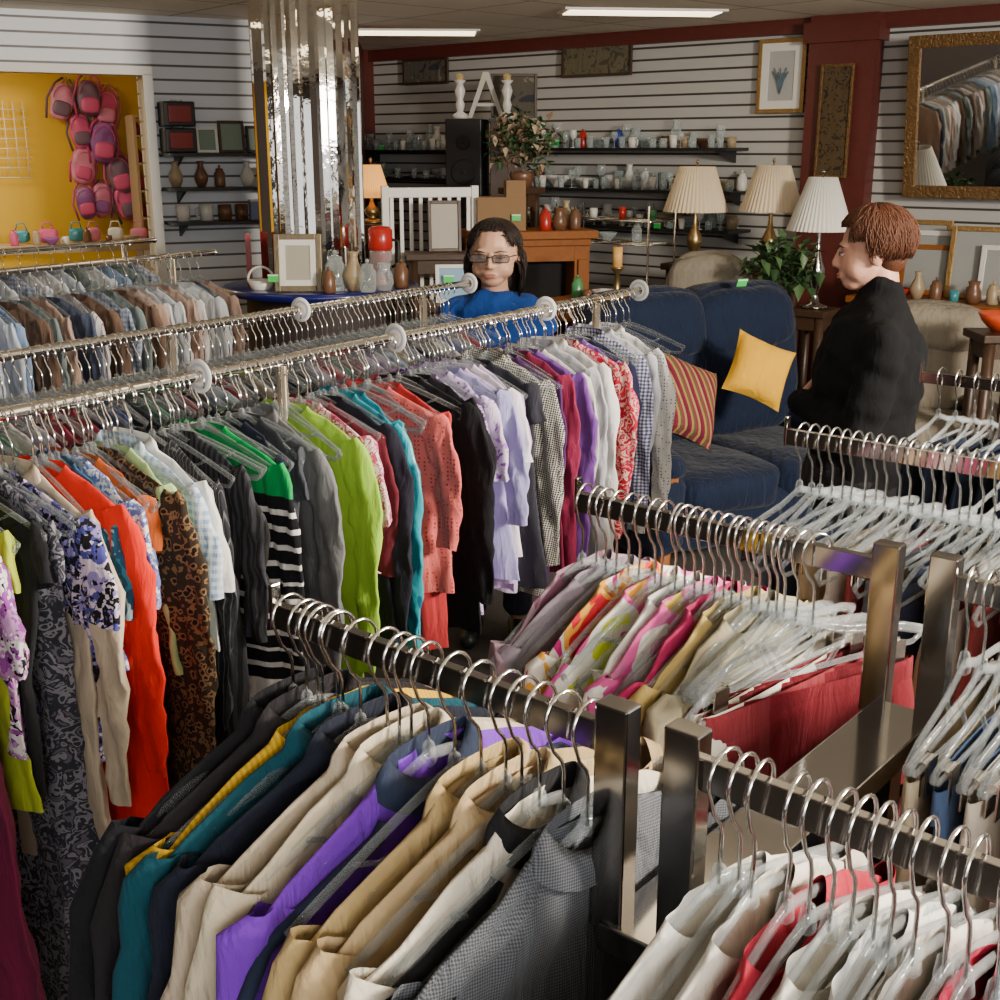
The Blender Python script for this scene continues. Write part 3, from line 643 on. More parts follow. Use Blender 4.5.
# ------------------------------------------------------------ mirrored column with ledge
e=empty('mirrored_column',(-1.06,6.95,0))
n=64;rr=random.Random(5)
mb=MB();vs=[];fs=[]
rl=[(.29 if k%2 else .276)+rr.uniform(-.006,.006) for k in range(n)];al=[2*pi*(k+rr.uniform(-.3,.3))/n for k in range(n)]
for z in (0,H):
    for k in range(n): vs.append((rl[k]*math.cos(al[k]),rl[k]*math.sin(al[k]),z))
for k in range(n): fs.append((k,(k+1)%n,n+(k+1)%n,n+k))
mb.add(vs,fs);mk('mirror_strips',mb,colmirror,e,smooth=False)
mb=MB();mb.lathe([(.27,0),(.31,0),(.31,.12),(.29,.14)],32);mk('base_trim',mb,chrome2,e)
blue=mat('blue_laminate',(.006,.009,.12),.3,coat=.4)
mb=MB();mb.lathe([(.28,1.08),(.53,1.08),(.55,1.085),(.55,1.12),(.53,1.125),(.28,1.125)],40,0,Matrix.Translation((.05,-.09,0)));mk('ledge_top',mb,blue,e)
mb=MB();mb.lathe([(.42,0),(.42,1.08)],40,0,Matrix.Translation((.05,-.09,0)));mk('ledge_skirt',mb,mat('dark_skirt',(.03,.02,.02),.7),e)
tag(e,'mirror strip clad column with round blue ledge around it','column')
ZL=1.127
# ------------------------------------------------------------ small object kit
def frame(name,w,h,bw,fm,pm,loc,rz,tilt=0,label='',cat='picture frame',group=None,d=.02,cn='picture',matw=0):
    o=MB()
    for sx in(-1,1): o.box((sx*(w/2-bw/2),0,h/2),(bw,d,h))
    for z in(bw/2,h-bw/2): o.box((0,0,z),(w-2*bw,d,bw))
    q=mk(name,o,fm,loc=loc,rot=(tilt,0,rz),smooth=False,bevel=.003)
    o=MB();o.box((0,.003,h/2),(w-2*bw+.002,d*.4,h-2*bw+.002));mk(cn,o,pm,q,smooth=False)
    if matw:
        o=MB();b2=bw+matw
        for sx in(-1,1): o.box((sx*(w/2-bw-matw/2),-.003,h/2),(matw,d*.4,h-2*bw))
        for z in(bw+matw/2,h-bw-matw/2): o.box((0,-.003,z),(w-2*b2,d*.4,matw))
        mk('mat_board',o,white,q,smooth=False)
    return tag(q,label,cat,group)
def vessel(kind,col,loc,sc=1,label='',name=None,group='glassware and crockery on the wall shelves'):
    pr={'wine':[(.03,0),(.03,.003),(.004,.008),(.004,.07),(.03,.1),(.036,.13),(.03,.165)],
    'tumbler':[(.001,.0),(.03,0),(.036,.11),(.034,.11),(.028,.008)],
    'bowl':[(.001,0),(.04,0),(.045,.01),(.085,.05),(.1,.08),(.096,.08),(.08,.05),(.001,.015)],
    'pitcher':[(.001,0),(.05,0),(.065,.05),(.06,.1),(.04,.14),(.05,.18),(.046,.18),(.036,.14)],
    'vase':[(.001,0),(.035,0),(.06,.06),(.065,.1),(.03,.17),(.025,.2),(.035,.23),(.03,.23)],
    'mug':[(.001,0),(.038,0),(.04,.09),(.036,.09),(.034,.01)],
    'jar':[(.001,0),(.045,0),(.05,.02),(.05,.12),(.035,.14),(.035,.16),(.02,.165),(.001,.17)],
    'plate':[(.001,0),(.06,0),(.12,.02),(.118,.022),(.06,.004)]}[kind]
    o=MB();o.lathe([(r*sc,z*sc) for r,z in pr],20)
    nm=name or {'wine':'wine_glass','tumbler':'drinking_glass','bowl':'bowl','pitcher':'pitcher','vase':'vase','mug':'mug','jar':'jar','plate':'plate'}[kind]
    q=mk(nm,o,col,loc=loc,rz=R.random()*6)
    if kind in('mug','pitcher'):
        h=.045*sc if kind=='mug' else .1*sc;r=.04*sc if kind=='mug' else .058*sc
        o=MB();o.tube([(r*.9,0,h+.03*sc),(r+.03*sc,0,h+.02*sc),(r+.03*sc,0,h-.02*sc),(r*.9,0,h-.03*sc)],.006*sc,6);mk('handle',o,col,q)
    if kind=='jar':
        o=MB();o.sup((0,0,.18*sc),(.012*sc,.012*sc,.014*sc),nu=10,nv=6);mk('lid_knob',o,col,q)
    return tag(q,label or (nm.replace('_',' ')+' standing on a display shelf'),nm.replace('_',' '),group)
cer=[mat('cer_white',(.68,.66,.62),.25),mat('cer_red',(.42,.02,.015),.25),mat('cer_blue',(.03,.06,.3),.25),mat('cer_green',(.07,.26,.1),.25),mat('cer_brown',(.15,.07,.035),.3),mat('cer_teal',(.05,.26,.3),.25),mat('cer_tan',(.36,.27,.16),.35)]
def shelf(s0,s1,z,fr,TH,org,label,depth=.3):
    L=s1-s0;c=fr((s0+s1)/2,0,z)
    e=empty('wall_shelf',c,TH)
    mb=MB();mb.box((0,-depth/2,-.01),(L,depth,.02));mk('board',mb,black,e,smooth=False)
    for k in range(2):
        mb=MB();x=(-L/2+.1) if k==0 else L/2-.1
        vs=[(x-.008,0,-.02),(x+.008,0,-.02),(x-.008,-depth*.9,-.02),(x+.008,-depth*.9,-.02),(x-.008,0,-.1),(x+.008,0,-.1)]
        mb.add(vs,[(0,2,3,1),(0,1,5,4),(2,4,5,3),(0,4,2),(1,3,5)]);mk('bracket',mb,black,e,smooth=False)
    tag(e,label,'shelf','black shelves on the slatted wall')
palv=[0,0,0,0,0,6,0,4,6,0]
for s0,s1,z in ((.05,1.3,1.85),(.05,1.3,1.63),(1.75,3.7,1.865),(1.75,3.75,1.585),(1.75,3.75,1.33)):
    shelf(s0,s1,z,W,TA,P0,'black shelf with brackets on the slatted wall')
    s=s0+.07;cnt=0
    while s<s1-.05:
        k=R.choice(['wine','tumbler','bowl','pitcher','mug','tumbler','vase','jar','bowl','tumbler'])
        if z==1.63 and s0<1:k=R.choice(['bowl','plate'])
        cnt+=1
        m_=glass if (k in('wine','tumbler') or R.random()<.45) else cer[R.choice(palv)]
        if z==1.865 and cnt in(4,8,11): m_=cer[{4:3,8:1,11:2}[cnt]];k='jar'
        sc_=R.uniform(.75,1.1) if k!='plate' else .8
        if k in('vase','pitcher','jar'): sc_*=.82
        vessel(k,m_,W(s,.07+R.uniform(-.01,.02),z),sc_)
        k2=R.choice(['tumbler','wine','mug','tumbler']);vessel(k2,glass if R.random()<.7 else cer[0],W(s+R.uniform(-.02,.03),.24,z),R.uniform(.6,.8))
        s+={'bowl':.16,'plate':.2,'pitcher':.11,'vase':.09,'jar':.09}.get(k,.075)*sc_+R.uniform(.003,.012)
art1=fab([(.04,.04,.05),(.1,.09,.07),(.2,.17,.13)],'swirl',10);art2=fab([(.09,.07,.05),(.15,.13,.08),(.06,.06,.045)],'swirl',14)
frame('framed_picture',.5,.2,.02,darkw,art1,W(.75,.04,2.36),TA,label='wide dark framed landscape picture on the wall')
frame('framed_picture',.62,.3,.02,darkw,art2,W(2.45,.04,2.36),TA,label='wide unframed tapestry style picture on slatted wall')
fp=frame('framed_picture',.34,.46,.028,goldf,mat('art_cream',(.42,.42,.4),.6),W(3.93,.04,2.08),TA,label='gold framed botanical print with cream mat',matw=.05)
e=MB()
for k in range(9):
    a=-.5+k*.12;e.tube([(0,-.012,.12),(a*.05,-.012,.2),(a*.12,-.012,.26+.02*math.sin(k*2))],.003,5)
mk('plant_motif',e,mat('ink_green',(.1,.16,.2),.7),fp)
frame('carved_panel',.22,.68,.018,bronzef,fab([(.035,.025,.018),(.09,.06,.03),(.03,.022,.015)],'swirl',22),W(4.37,.15,1.68),TA,label='tall narrow carved panel with gilt edge on maroon pillar',cat='wall decoration',cn='carving')
frame('wall_mirror',.8,.92,.07,bronzef,mirror,W(5.25,.13,1.575),TA,tilt=.12,label='large rectangular mirror in ornate bronze frame',cat='mirror',d=.04,cn='mirror_glass')
for z in (1.83,1.62,1.41):
    shelf(.85,1.62,z,LW,TL,L0,'black wall shelf holding gifts',depth=.25)
redbox=mat('red_case',(.25,.015,.015),.35);
for z,(x) in ((1.832,.95),(1.99,.95)):
    o=empty('vanity_case',LW(x,.13,z),TL);mb=MB();mb.box((0,0,.075),(.2,.16,.15));mk('case_body',mb,black,o,smooth=False,bevel=.01)
    mb=MB();mb.box((0,-.085,.075),(.14,.012,.1));mk('front_panel',mb,redbox,o,smooth=False,bevel=.004)
    mb=MB();mb.tube([(-.04,-.0,.15),(-.035,0,.158),(.035,0,.158),(.04,0,.15)],.004,6);mk('handle',mb,chrome,o)
    tag(o,'small black and red vanity case stacked on shelf','case','stacked vanity cases')
for x,w_,h_,m_ in ((1.14,.14,.16,white),(1.3,.17,.2,darkw),(1.47,.15,.17,black)):
    frame('photo_frame',w_,h_,.018,m_,mat('photo_green',(.2,.27,.22),.3),LW(x,.1,1.832),TL,tilt=-.12,label='small photo frame on a wall shelf',group='small photo frames on the shelf')
for x in (.95,1.1,1.22,1.33):
    vessel('mug',cer[0 if x<1.15 else 4],LW(x,.12,1.412),1.1,group='mugs on the low shelf')
for x in (.92,1.08,1.2,1.38): vessel(R.choice(['vase','jar']),cer[R.choice([4,6,0])],LW(x,.12,1.622),.7,group='vases on the middle shelf')
for x,c in ((1.4,(.15,.2,.35)),(1.5,(.5,.45,.35))):
    o=empty('gift_box',LW(x+.03,.16,1.412 if x<1.45 else 1.622),TL);mb=MB();mb.box((0,0,.06),(.11,.05,.12));mk('box_body',mb,mat('gift%d'%int(x*100),c,.4),o,smooth=False,bevel=.004)
    mb=MB();mb.box((0,0,.122),(.115,.055,.012));mk('lid',mb,white,o,smooth=False);tag(o,'small lidded gift box on wall shelf','box','small gift boxes')
# ------------------------------------------------------------ yellow room contents
def backpack(loc,rz,c,c2,s=1,roll=0):
    o=empty('backpack',loc,rz);o.rotation_euler=(0,roll,rz);sd=R.random()*20
    mb=MB();mb.sup((0,-.06*s,-.2*s),(.13*s*R.uniform(.85,1.1),.06*s,.19*s*R.uniform(.85,1.1)),.7,28,18)
    mb.v=[(x+.02*s*noise.noise(Vector((x*12,y*12,z*12+sd))),y+.03*s*noise.noise(Vector((x*14+sd,y*9,z*14))),z) for x,y,z in mb.v];mk('bag_body',mb,c,o)
    mb=MB();mb.sup((0,-.115*s,-.27*s),(.09*s,.03*s,.075*s),.6);mk('pocket',mb,c2,o)
    mb=MB();mb.tube([(.1*s*math.cos(a),-.115*s,-.18*s+.14*s*math.sin(a)) for a in [pi*k/12 for k in range(13)]],.004*s,5);mk('zip',mb,c2,o)
    for sx in(-1,1):
        mb=MB();mb.tube([(sx*.03*s,-.01,.04*s),(sx*.1*s,-.03,-.03*s),(sx*.15*s,-.03,-.2*s),(sx*.12*s,-.03,-.4*s)],.012*s,6,flat=.5);mk('strap',mb,c2,o)
    mb=MB();mb.tube([(-.03*s,-.03,-.02*s),(0,-.02,.05*s),(.03*s,-.03,-.02*s)],.007*s,6);mk('handle',mb,c2,o)
    tag(o,'pink childrens backpack hanging on yellow wall','backpack','childrens backpacks on the wall')
pk=mat('pink_nylon',(.6,.08,.2),.5);pk2=mat('pink_light',(.62,.2,.3),.5);pu=mat('purple_nylon',(.25,.08,.26),.5);bl=mat('grey_nylon',(.16,.09,.13),.5)
def LY(s,off,z): p=L0+LA*s-NL*(2.0-off);return (p.x,p.y,z)
for s,z,c,c2,of in ((.6,2.34,pk2,bl,.04),(.76,2.38,bl,pk,.08),(.9,2.3,pk,pk2,.04),(.66,2.12,pk,bl,.05),(.84,2.06,pu,pk,.09),(.7,1.86,pk2,pk,.05),(.9,1.82,bl,pk,.06),(.8,1.6,pk2,pu,.04),(.64,1.58,pu,pk,.08),(.94,1.6,pk,bl,.06)): backpack(LY(s,of,z),TL,c,c2,R.uniform(.6,.8),R.uniform(-.3,.3))
def wiregrid(s,w,z0,z1):
    mb=MB()
    for k in range(int(w/.07)+1): mb.tube([(k*.07,0,z0),(k*.07,0,z1)],.004,5)
    for k in range(int((z1-z0)/.07)+1): mb.tube([(0,0,z0+k*.07),(w,0,z0+k*.07)],.004,5)
    p=LY(s,.06,0);o=mk('wire_grid_panel',mb,mat('beige_wire',(.7,.6,.4),.4),loc=p,rz=TL);tag(o,'wire display grid panel mounted on yellow wall','wire grid','wire grid panels')
wiregrid(.0,.3,1.65,2.2)
o=empty('shelf_unit',LY(1.17,.35,0),TL)
for sx in(-1,1): mb=MB();mb.box((sx*.17,0,1.05),(.02,.3,2.1));mk('side_panel',mb,mat('tan_board',(.4,.3,.18),.6),o,smooth=False)
for z in(1.15,1.35,1.55,1.75,1.95,2.09): mb=MB();mb.box((0,0,z),(.32,.3,.015));mk('shelf_board',mb,mat('tan_board',(.4,.3,.18),.6),o,smooth=False)
tag(o,'tan shelf unit of toys in yellow room','shelf')
for k in range(15):
    z=(1.16,1.36,1.56,1.76,1.96)[k//3];vessel(['jar','mug','bowl'][k%3],[pk,cer[0],cer[5],cer[1],cer[6],pu][(k*5)%6],LY(1.06+.1*(k%3),.25,z),.55,group='small goods on the shelf unit')
for s,z,c in ((.3,1.2,pk),(.5,1.2,cer[5]),(.62,1.2,pk2),(.78,1.2,cer[0]),(.95,1.2,pk2),(.12,1.2,cer[5])):
    o=empty('toy_purse',LY(s,.6,z),TL+R.uniform(-.5,.5));mb=MB();mb.sup((0,0,.05),(.07*R.uniform(.7,1.1),.035,.055*R.uniform(.7,1.2)),.6);mk('purse_body',mb,c,o);mb=MB();mb.tube([(-.04,0,.09),(-.025,0,.14),(.025,0,.14),(.04,0,.09)],.005,6);mk('handle',mb,c,o);tag(o,'small childrens purse on a table in yellow room','purse','small purses on the table')
for s,k,c in ((.2,'jar',cer[6]),(.4,'mug',cer[0]),(.7,'mug',cer[4]),(.86,'bowl',cer[6]),(.05,'jar',pk),(.3,'bowl',pu),(.55,'jar',cer[4])):
    vessel(k,c,LY(s,.76,1.196),.6,group='trinkets on the table in the yellow room')
o=empty('display_table',LY(.4,.7,0),TL)
mb=MB();mb.box((0,0,1.17),(1.2,.4,.05));mk('table_top',mb,mat('tan_board',(.4,.3,.18),.6),o,smooth=False)
for sx in(-1,1):
    for sy in(-1,1): mb=MB();mb.box((sx*.55,sy*.15,.57),(.05,.05,1.15));mk('leg',mb,white,o,smooth=False)
tag(o,'tan display table in the yellow room','table')
# ------------------------------------------------------------ things on the blue ledge
frame('photo_frame',.25,.3,.03,mat('bronze_frame',(.2,.16,.1),.4,.6,bump=.3),mat('cream_paper',(.4,.37,.29),.6),(-1.07,6.44,ZL),.05,tilt=-.12,label='bronze framed certificate standing on blue ledge',matw=.03)
mb=MB();mb.lathe([(.05,0),(.075,.05),(.072,.05),(.045,.005)],20);o=mk('white_basket',mb,cer[0],loc=(-1.29,6.55,ZL));mb=MB();mb.tube([(.07*math.cos(a),0,.05+.07*math.sin(a)) for a in [pi*k/10 for k in range(11)]],.007,6);mk('handle',mb,cer[0],o);tag(o,'small white ceramic basket with hoop handle','basket')
o=empty('coffee_urn',(-.66,6.75,ZL));mb=MB();mb.lathe([(.001,0),(.075,0),(.075,.02),(.06,.05),(.062,.2),(.04,.22)],24);mk('urn_body',mb,redbox,o)
mb=MB();mb.lathe([(.064,.2),(.068,.21),(.068,.3),(.05,.32),(.001,.325)],24);mk('lid',mb,cer[1],o);mb=MB();mb.lathe([(.062,.06),(.0635,.07),(.0635,.18),(.062,.19)],24);mk('glass_band',mb,glass,o)
mb=MB();mb.tube([(.06,0,.25),(.1,0,.24),(.1,0,.12),(.06,0,.1)],.009,6);mk('handle',mb,black,o);tag(o,'red and clear coffee maker on blue ledge','coffee maker')
for x,y,k,c,s_ in ((-.88,6.5,'jar',glass,1.1),(-.78,6.48,'vase',cer[6],.9),(-.62,6.5,'pitcher',glass,.8),(-.54,6.64,'jar',cer[4],.8),(-.7,6.42,'jar',glass,.9),(-.9,6.38,'jar',cer[4],.7)): vessel(k,c,(x,y,ZL),s_,group='jars and vases on the blue ledge')
o=empty('book',(-1.4,6.8,ZL),.2);mb=MB();mb.box((-.013,0,.14),(.004,.18,.28));mb.box((.013,0,.14),(.004,.18,.28));mb.box((0,-.09,.14),(.03,.004,.28));mk('cover',mb,redbox,o,smooth=False);mb=MB();mb.box((0,0,.14),(.022,.172,.27));mk('pages',mb,white,o,smooth=False);tag(o,'dark red hardback book standing by the column','book')
# ------------------------------------------------------------ lamps
def lamp(loc,basez,shadez0,shadez1,r0,r1,sm,bm,label,lit=0,n=44):
    o=empty('table_lamp',(loc[0],loc[1],basez))
    h=shadez0-basez
    mb=MB();mb.lathe([(.001,0),(.08,0),(.08,.015),(.03,.03),(.02,h*.2),(.045,h*.35),(.05,h*.5),(.02,h*.7),(.012,h*.85),(.012,h+.04)],20);mk('lamp_base',mb,bm,o)
    mb=MB();mb.lathe([(r0,h),(r1,shadez1-basez),(r1*.97,shadez1-basez),(r0*.98,h+.002)],n*4,ripple=.035,rk=n);mk('lamp_shade',mb,sm,o)
    mb=MB();mb.tube([(0,0,h+.04),(0,0,shadez1-basez+.02)],.004,6);mb.sup((0,0,shadez1-basez+.03),(.01,.01,.015),nu=8,nv=6);mk('finial',mb,bm,o)
    tag(o,label,'lamp','table lamps with fabric shades');return o
shm=mat('pleated_shade',(.74,.61,.43),.8,bump=.1,bscale=60);shw=mat('white_shade',(.82,.8,.74),.8)
brass=mat('brass',(.4,.27,.11),.3,.9)
lamp((1.24,7.82),1.15,1.475,1.75,.2,.11,shm,brass,'brass table lamp with pleated beige shade')
lamp((1.66,7.55),1.15,1.49,1.76,.19,.1,shm,brass,'bronze table lamp with pleated tan shade')
lamp((1.86,7.15),.95,1.40,1.70,.185,.08,shw,darkchrome,'table lamp with white pleated empire shade')
lamp((-.82,7.9),1.4,1.56,1.76,.12,.06,mat('lit_shade',(.8,.4,.1),.7,emit=(1,.45,.1),es=.9),brass,'small glowing lamp with amber shade')
def table(name,loc,rz,w,d,h,m,label,cat='table',th=.04,apron=.08,leg=.05):
    o=empty(name,loc,rz);mb=MB();mb.box((0,0,h-th/2),(w,d,th));mk('table_top',mb,m,o,smooth=False,bevel=.006)
    mb=MB();mb.box((0,0,h-th-apron/2),(w-.06,d-.06,apron));mk('apron',mb,m,o,smooth=False)
    for sx in(-1,1):
        for sy in(-1,1):
            mb=MB();mb.tube([(sx*(w/2-.05),sy*(d/2-.05),0),(sx*(w/2-.05),sy*(d/2-.05),h*.5),(sx*(w/2-.05),sy*(d/2-.05),h-th)],[leg*.4,leg*.55,leg*.6],8);mk('leg',mb,m,o)
    tag(o,label,cat);return o
table('sideboard',(1.47,7.73,0),TA+.1,.85,.32,1.15,darkw,'tall wooden side table carrying lamps','table')
table('end_table',(1.86,7.15,0),TA,.26,.26,.95,darkw,'small dark end table under a lamp','table')
table('side_table',(.55,7.0,0),TA,.5,.36,1.02,oak,'oak side table with candle and ornaments','table')
table('lamp_stand',(-.82,7.9,0),TA,.3,.3,1.4,darkw,'tall narrow stand with small lamp','table')
o=empty('pillar_candle',(.66,6.85,1.02));mb=MB();mb.lathe([(.001,0),(.05,0),(.05,.01),(.015,.03),(.02,.1),(.012,.16),(.04,.19),(.04,.2),(.001,.2)],18);mk('candle_holder',mb,brass,o)
mb=MB();mb.lathe([(.001,.2),(.028,.2),(.028,.31),(.001,.305)],16);mk('candle',mb,mat('wax',(.75,.42,.12),.5,sss=.2),o);mb=MB();mb.tube([(0,0,.3),(0,0,.32)],.0015,5);mk('wick',mb,black,o);tag(o,'amber pillar candle on a turned brass holder','candle')
for x,y,k,c in ((.45,7.05,'jar',cer[3]),(.6,6.98,'bowl',cer[0]),(.5,6.93,'mug',cer[4])): vessel(k,c,(x,y,1.02),.7,group='ornaments on the side table')
mb=MB()
for z in(1.25,1.4):
    for k in range(9): mb.tube([(-.38,-.16+.04*k,z),(.38,-.16+.04*k,z)],.003,5)
    mb.tube([(-.38,-.16,z),(.38,-.16,z),(.38,.16,z),(-.38,.16,z)],.005,6,closed=True)
for sx in(-.38,.38):
    for sy in(-.16,.16): mb.tube([(sx,sy,0),(sx,sy,1.5)],.008,6)
o=mk('wire_shelf',mb,chrome,loc=(.78,8.35,0),rz=TA);tag(o,'two tier chrome wire shelf unit','shelf')
for k in range(6):
    p=Vector((.78,8.35,0))+A*(-.3+.12*k);vessel(R.choice(['bowl','mug','tumbler','jar']),cer[[4,0,6,1,0,3][k]] if k%2 else glass,(p.x,p.y,1.405 if k%2 else 1.255),.7,group='dishes on the wire shelf')
# ------------------------------------------------------------ speaker, candlesticks, letter, flowers, box, mantel, crib
o=empty('loudspeaker',(-.23,8.9,0),-.2);mb=MB();mb.box((0,0,1.03),(.26,.28,2.06));mk('cabinet',mb,black,o,smooth=False,bevel=.008)
for z,r in((1.9,.05),(1.7,.09),(1.48,.09)):
    mb=MB();mb.lathe([(r,0),(r,.01),(r*.85,.012),(r*.3,-.0),(.001,.01)],20,0,Matrix.Translation((0,-.141,z))@Matrix.Rotation(pi/2,4,'X'));mk('speaker_cone',mb,mat('cone',(.012,.012,.012),.7),o)
tag(o,'tall black tower loudspeaker','speaker')
def candlestick(loc):
    o=empty('candlestick',loc);mb=MB();mb.lathe([(.001,0),(.05,0),(.05,.02),(.02,.04),(.03,.08),(.02,.11),(.035,.16),(.02,.2),(.04,.22),(.001,.225)],16,0,Matrix.Diagonal((1.1,1.1,1.15,1)));mk('holder',mb,cer[0],o)
    mb=MB();mb.lathe([(.025,.255),(.028,.29),(.001,.3)],12);mk('candle',mb,mat('candle_tan',(.5,.35,.15),.5),o);tag(o,'white carved candlestick on top of black cabinet','candlestick','pair of white candlesticks')
candlestick((-.28,8.85,2.062));candlestick((.05,8.85,2.062))
o=empty('display_pedestal',(.06,8.85,0));mb=MB();mb.box((0,0,1.03),(.26,.26,2.04));mk('pedestal_body',mb,darkw,o,smooth=False,bevel=.006);mb=MB();mb.box((0,0,2.05),(.28,.28,.02));mk('top',mb,black,o,smooth=False);tag(o,'dark tall display pedestal','pedestal')
mb=MB()
mb.add([(-.13,0,0),(-.1,0,0),(0,0,.26),(.1,0,0),(.13,0,0),(.02,0,.31),(-.02,0,.31)],[(0,1,2,6),(2,3,4,5),(2,5,6)])
mb.add([(-.07,0,.08),(.07,0,.08),(.062,0,.1),(-.062,0,.1)],[(0,1,2,3)])
o=mk('letter_a',mb,mat('aged_white',(.5,.48,.42),.6),loc=(-.1,9.0,2.07),rz=0,smooth=False);sm=o.modifiers.new('s','SOLIDIFY');sm.thickness=.03;tag(o,'decorative capital letter A standing on cabinet top','letter')
frame('framed_picture',.33,.3,.02,darkw,art1,(.1,9.02,2.07),0,label='dark framed picture leaning on the wall')
def foliage(n,r,c,mats,name,parent,droop=.3,leaf=.06):
    mb=MB()
    for k in range(n):
        d=Vector((R.gauss(0,1),R.gauss(0,1),R.gauss(.3,1))).normalized()*r*R.uniform(.4,1)
        p=Vector(c)+Vector((d.x,d.y,d.z*.8));q=Matrix.Translation(p)@Matrix.Rotation(R.random()*6.28,4,'Z')@Matrix.Rotation(R.uniform(-1.2,1.2),4,'X')
        l=leaf*R.uniform(.6,1.3);w=l*.3
        mb.add([(0,0,0),(w,l*.4,.01),(0,l,-l*droop),(-w,l*.4,.01),(0,l*.45,-.008)],[(0,1,4),(1,2,4),(2,3,4),(3,0,4)],R.randrange(len(mats)),q)
        if k%6==0: mb.tube([c,tuple(p)],.002,4,0)
    return mk(name,mb,mats,parent)
lf1=mat('leaf_green',(.025,.07,.02),.5);lf2=mat('leaf_light',(.06,.12,.04),.5);fl1=mat('petal_tan',(.32,.2,.12),.6);fl2=mat('petal_cream',(.42,.33,.22),.6)
o=empty('flower_arrangement',(.14,7.95,1.62));mb=MB();mb.lathe([(.001,0),(.06,0),(.08,.08),(.07,.1),(.001,.09)],18);mk('pot',mb,cer[4],o)
foliage(330,.25,(0,0,.27),[lf1,lf2,fl1,fl2],'foliage',o);tag(o,'dried flower and leaf arrangement in pot','plant')
table('flower_stand',(.14,7.97,0),TA,.22,.22,1.62,darkw,'tall narrow stand holding flower arrangement','table')
card=mat('cardboard',(.26,.15,.07),.8,bump=.1)
o=empty('cardboard_box',(.0,7.72,1.37),.1);mb=MB();mb.box((0,0,.1),(.3,.22,.2));mk('box_body',mb,card,o,smooth=False)
mb=MB();mb.box((.09,-.02,.25),(.12,.16,.1));mk('flap',mb,card,o,smooth=False);tag(o,'open brown cardboard box on the mantel','box')
o=empty('fireplace_mantel',(.17,7.75,0),.25)
mb=MB();mb.box((0,-.02,1.345),(.8,.42,.05));mb.box((0,0,1.3),(.74,.36,.05));mk('mantel_shelf',mb,oak,o,smooth=False,bevel=.006)
for sx in(-1,1): mb=MB();mb.box((sx*.32,0,.64),(.1,.3,1.28));mb.box((sx*.32,-.16,.64),(.06,.02,1.1));mk('pilaster',mb,oak,o,smooth=False,bevel=.004)
mb=MB();mb.box((0,0,1.23),(.54,.3,.1));mk('header_panel',mb,oak,o,smooth=False)
mb=MB();mb.box((0,.08,.58),(.54,.1,1.18));mk('firebox',mb,mat('firebox_black',(.006,.005,.005),.9),o,smooth=False);tag(o,'oak fireplace mantel with dark opening','fireplace')
for x,y,k,c in ((.37,7.68,'pitcher',4),(.28,7.62,'jar',1),(.47,7.72,'jar',4),(.42,7.85,'vase',6)): vessel(k,cer[c],(x,y,1.37),.75,group='ornaments on the mantel')
o=empty('crib_panel',(-.43,7.6,.0),.25)
cw=mat('crib_white',(.74,.72,.67),.4)
for z in(.58,1.6): mb=MB();mb.box((0,0,z),(.56,.03,.06));mk('rail',mb,cw,o,smooth=False,bevel=.005)
for k in range(9): mb=MB();x=-.24+.06*k;mb.box((x,0,1.09),(.022,.018,.98));mk('slat',mb,cw,o,smooth=False)
for sx in(-1,1): mb=MB();mb.box((sx*.28,0,.82),(.045,.045,1.64));mk('post',mb,cw,o,smooth=False,bevel=.004)
tag(o,'white slatted crib end panel','crib panel')
o=table('low_cabinet',(-.32,7.35,0),.1,.5,.25,1.26,darkw,'dark stand beside the mantel')
frame('photo_frame',.2,.3,.02,darkw,mat('photo_beige',(.4,.36,.3),.5),(-.33,7.36,1.262),.15,tilt=-.1,label='dark framed photo propped against white slats')
frame('photo_frame',.2,.2,.02,cer[0],mat('photo_blue',(.2,.35,.5),.3),(-.24,6.4,1.072),.1,tilt=-.15,label='white framed blue picture on a stand')
table('plant_stand',(-.24,6.45,0),0,.3,.25,1.07,darkw,'small dark stand holding a picture')
